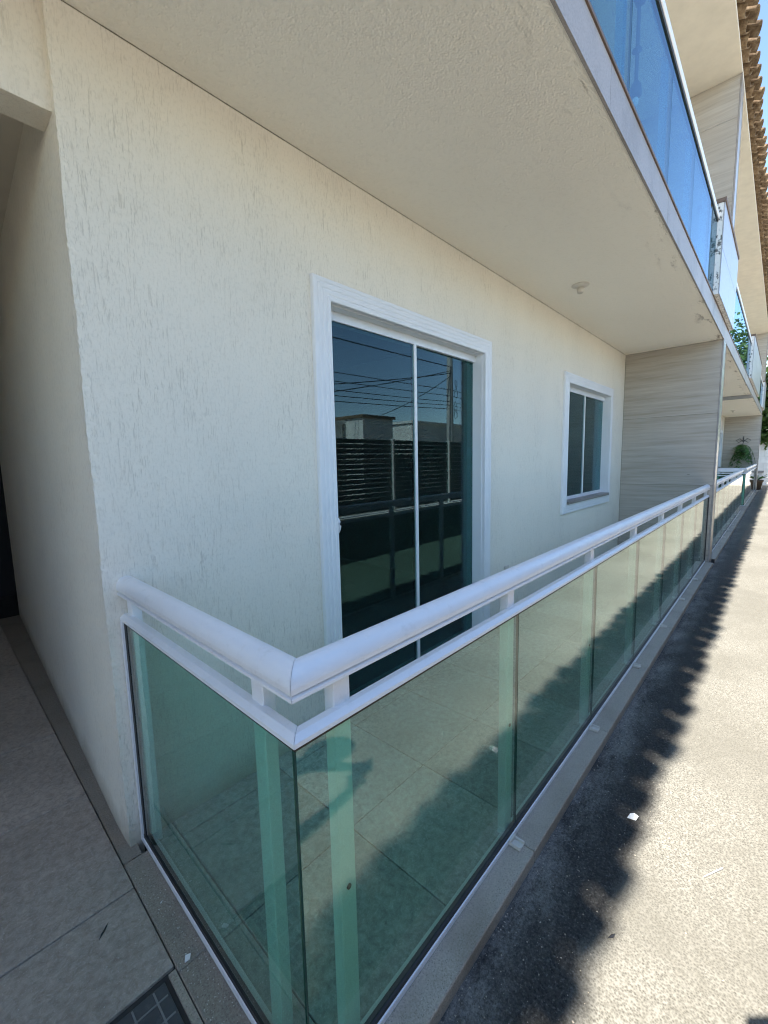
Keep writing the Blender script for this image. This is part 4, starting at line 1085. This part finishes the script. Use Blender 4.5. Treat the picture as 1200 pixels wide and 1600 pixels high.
# fingers curl round the edges of the phone
for sg in (1, -1):
    V = []; Ed = []
    root = vtx(PP(-0.035, sg * 0.062, 1.195), 0.015, 0)
    for k, ln in enumerate((0.9, 1.0, 0.95, 0.8)):
        z = 1.165 + 0.019 * k
        a = vtx(PP(-0.032, sg * 0.064, z + 0.006), 0.0095, 0, root)
        b = vtx(PP(-0.012, sg * 0.056, z + 0.010), 0.0085, 0, a)
        c_ = vtx(PP(-0.010, sg * (0.056 - 0.026 * ln), z + 0.014), 0.0075, 0, b)
    a = vtx(PP(-0.045, sg * 0.05, 1.20), 0.0105, 0, root)
    b = vtx(PP(-0.047, sg * 0.032, 1.222), 0.0095, 0, a)
    c_ = vtx(PP(-0.043, sg * 0.018, 1.236), 0.008, 0, b)
    hm = skin_body("fingers", V, Ed, 1); hm.materials.append(MT['skin']); perpart(hm, "fingers")
ph = tag(empty("phone", PP(-0.022, 0, 1.25)), "dark phone held upright in both hands by the person on the driveway", "phone")
m = MB(); a_, b_, c_ = fwd, lft, Vector((0, 0, 1)); o_ = Vector(PP(-0.027, 0, 1.235))
def slab_(m, o, hx, hy, hz):
    m.add([o + a_ * (sx * hx) + b_ * (sy * hy) + c_ * (sz * hz) for sx in (-1, 1) for sy in (-1, 1) for sz in (-1, 1)], [(0, 1, 3, 2), (4, 6, 7, 5), (0, 4, 5, 1), (2, 3, 7, 6), (0, 2, 6, 4), (1, 5, 7, 3)])
slab_(m, o_, 0.004, 0.037, 0.078); q = m.build("case", MT['iron'], ph); q.matrix_parent_inverse = Matrix.Translation(-Vector(ph.location))
m = MB(); slab_(m, o_ - a_ * 0.0048, 0.0006, 0.034, 0.073); q = m.build("screen", MT['glass_edge'], ph); q.matrix_parent_inverse = Matrix.Translation(-Vector(ph.location))

# loose grit that gathers against the kerb and in the corners
rd = random.Random(31); m = MB()
def stone(m, x, y, z, r):
    a = rd.uniform(0, 6.28); v = []
    for k in range(4):
        t = a + k * PI / 2 + rd.uniform(-.3, .3); v.append((x + r * math.cos(t) * rd.uniform(.6, 1.2), y + r * math.sin(t) * rd.uniform(.6, 1.2), z + r * 0.1))
    v.append((x, y, z + r * rd.uniform(.5, .9)))
    m.add(v, [(0, 1, 4), (1, 2, 4), (2, 3, 4), (3, 0, 4)])
for i in range(1500):
    x = 0.15 + 9 * rd.random() ** 1.8; q = rd.random()
    y = -0.088 - 0.24 * q * q if rd.random() < 0.75 else rd.uniform(-0.7, -0.1)
    stone(m, x, y, ZR, rd.choice((0.0012, 0.0016, 0.0022, 0.003)))
g = m.build("grit", MT['granite']); g['kind'] = 'stuff'
m = MB()
for i in range(260):
    stone(m, rd.uniform(-0.078, -0.012), rd.uniform(0.02, 0.88), -0.001, rd.choice((0.0009, 0.0013, 0.002)))
for i in range(200):
    stone(m, rd.uniform(0.2, 4), rd.uniform(-0.08, -0.012), 0.0006, rd.choice((0.0007, 0.001, 0.0015)))
for i in range(320):
    stone(m, rd.uniform(-0.7, -0.09), rd.uniform(0.5, 1.9), -0.0008, rd.choice((0.0009, 0.0013, 0.002)))
g = m.build("dust_crumbs", MT['plastic']); g['kind'] = 'stuff'
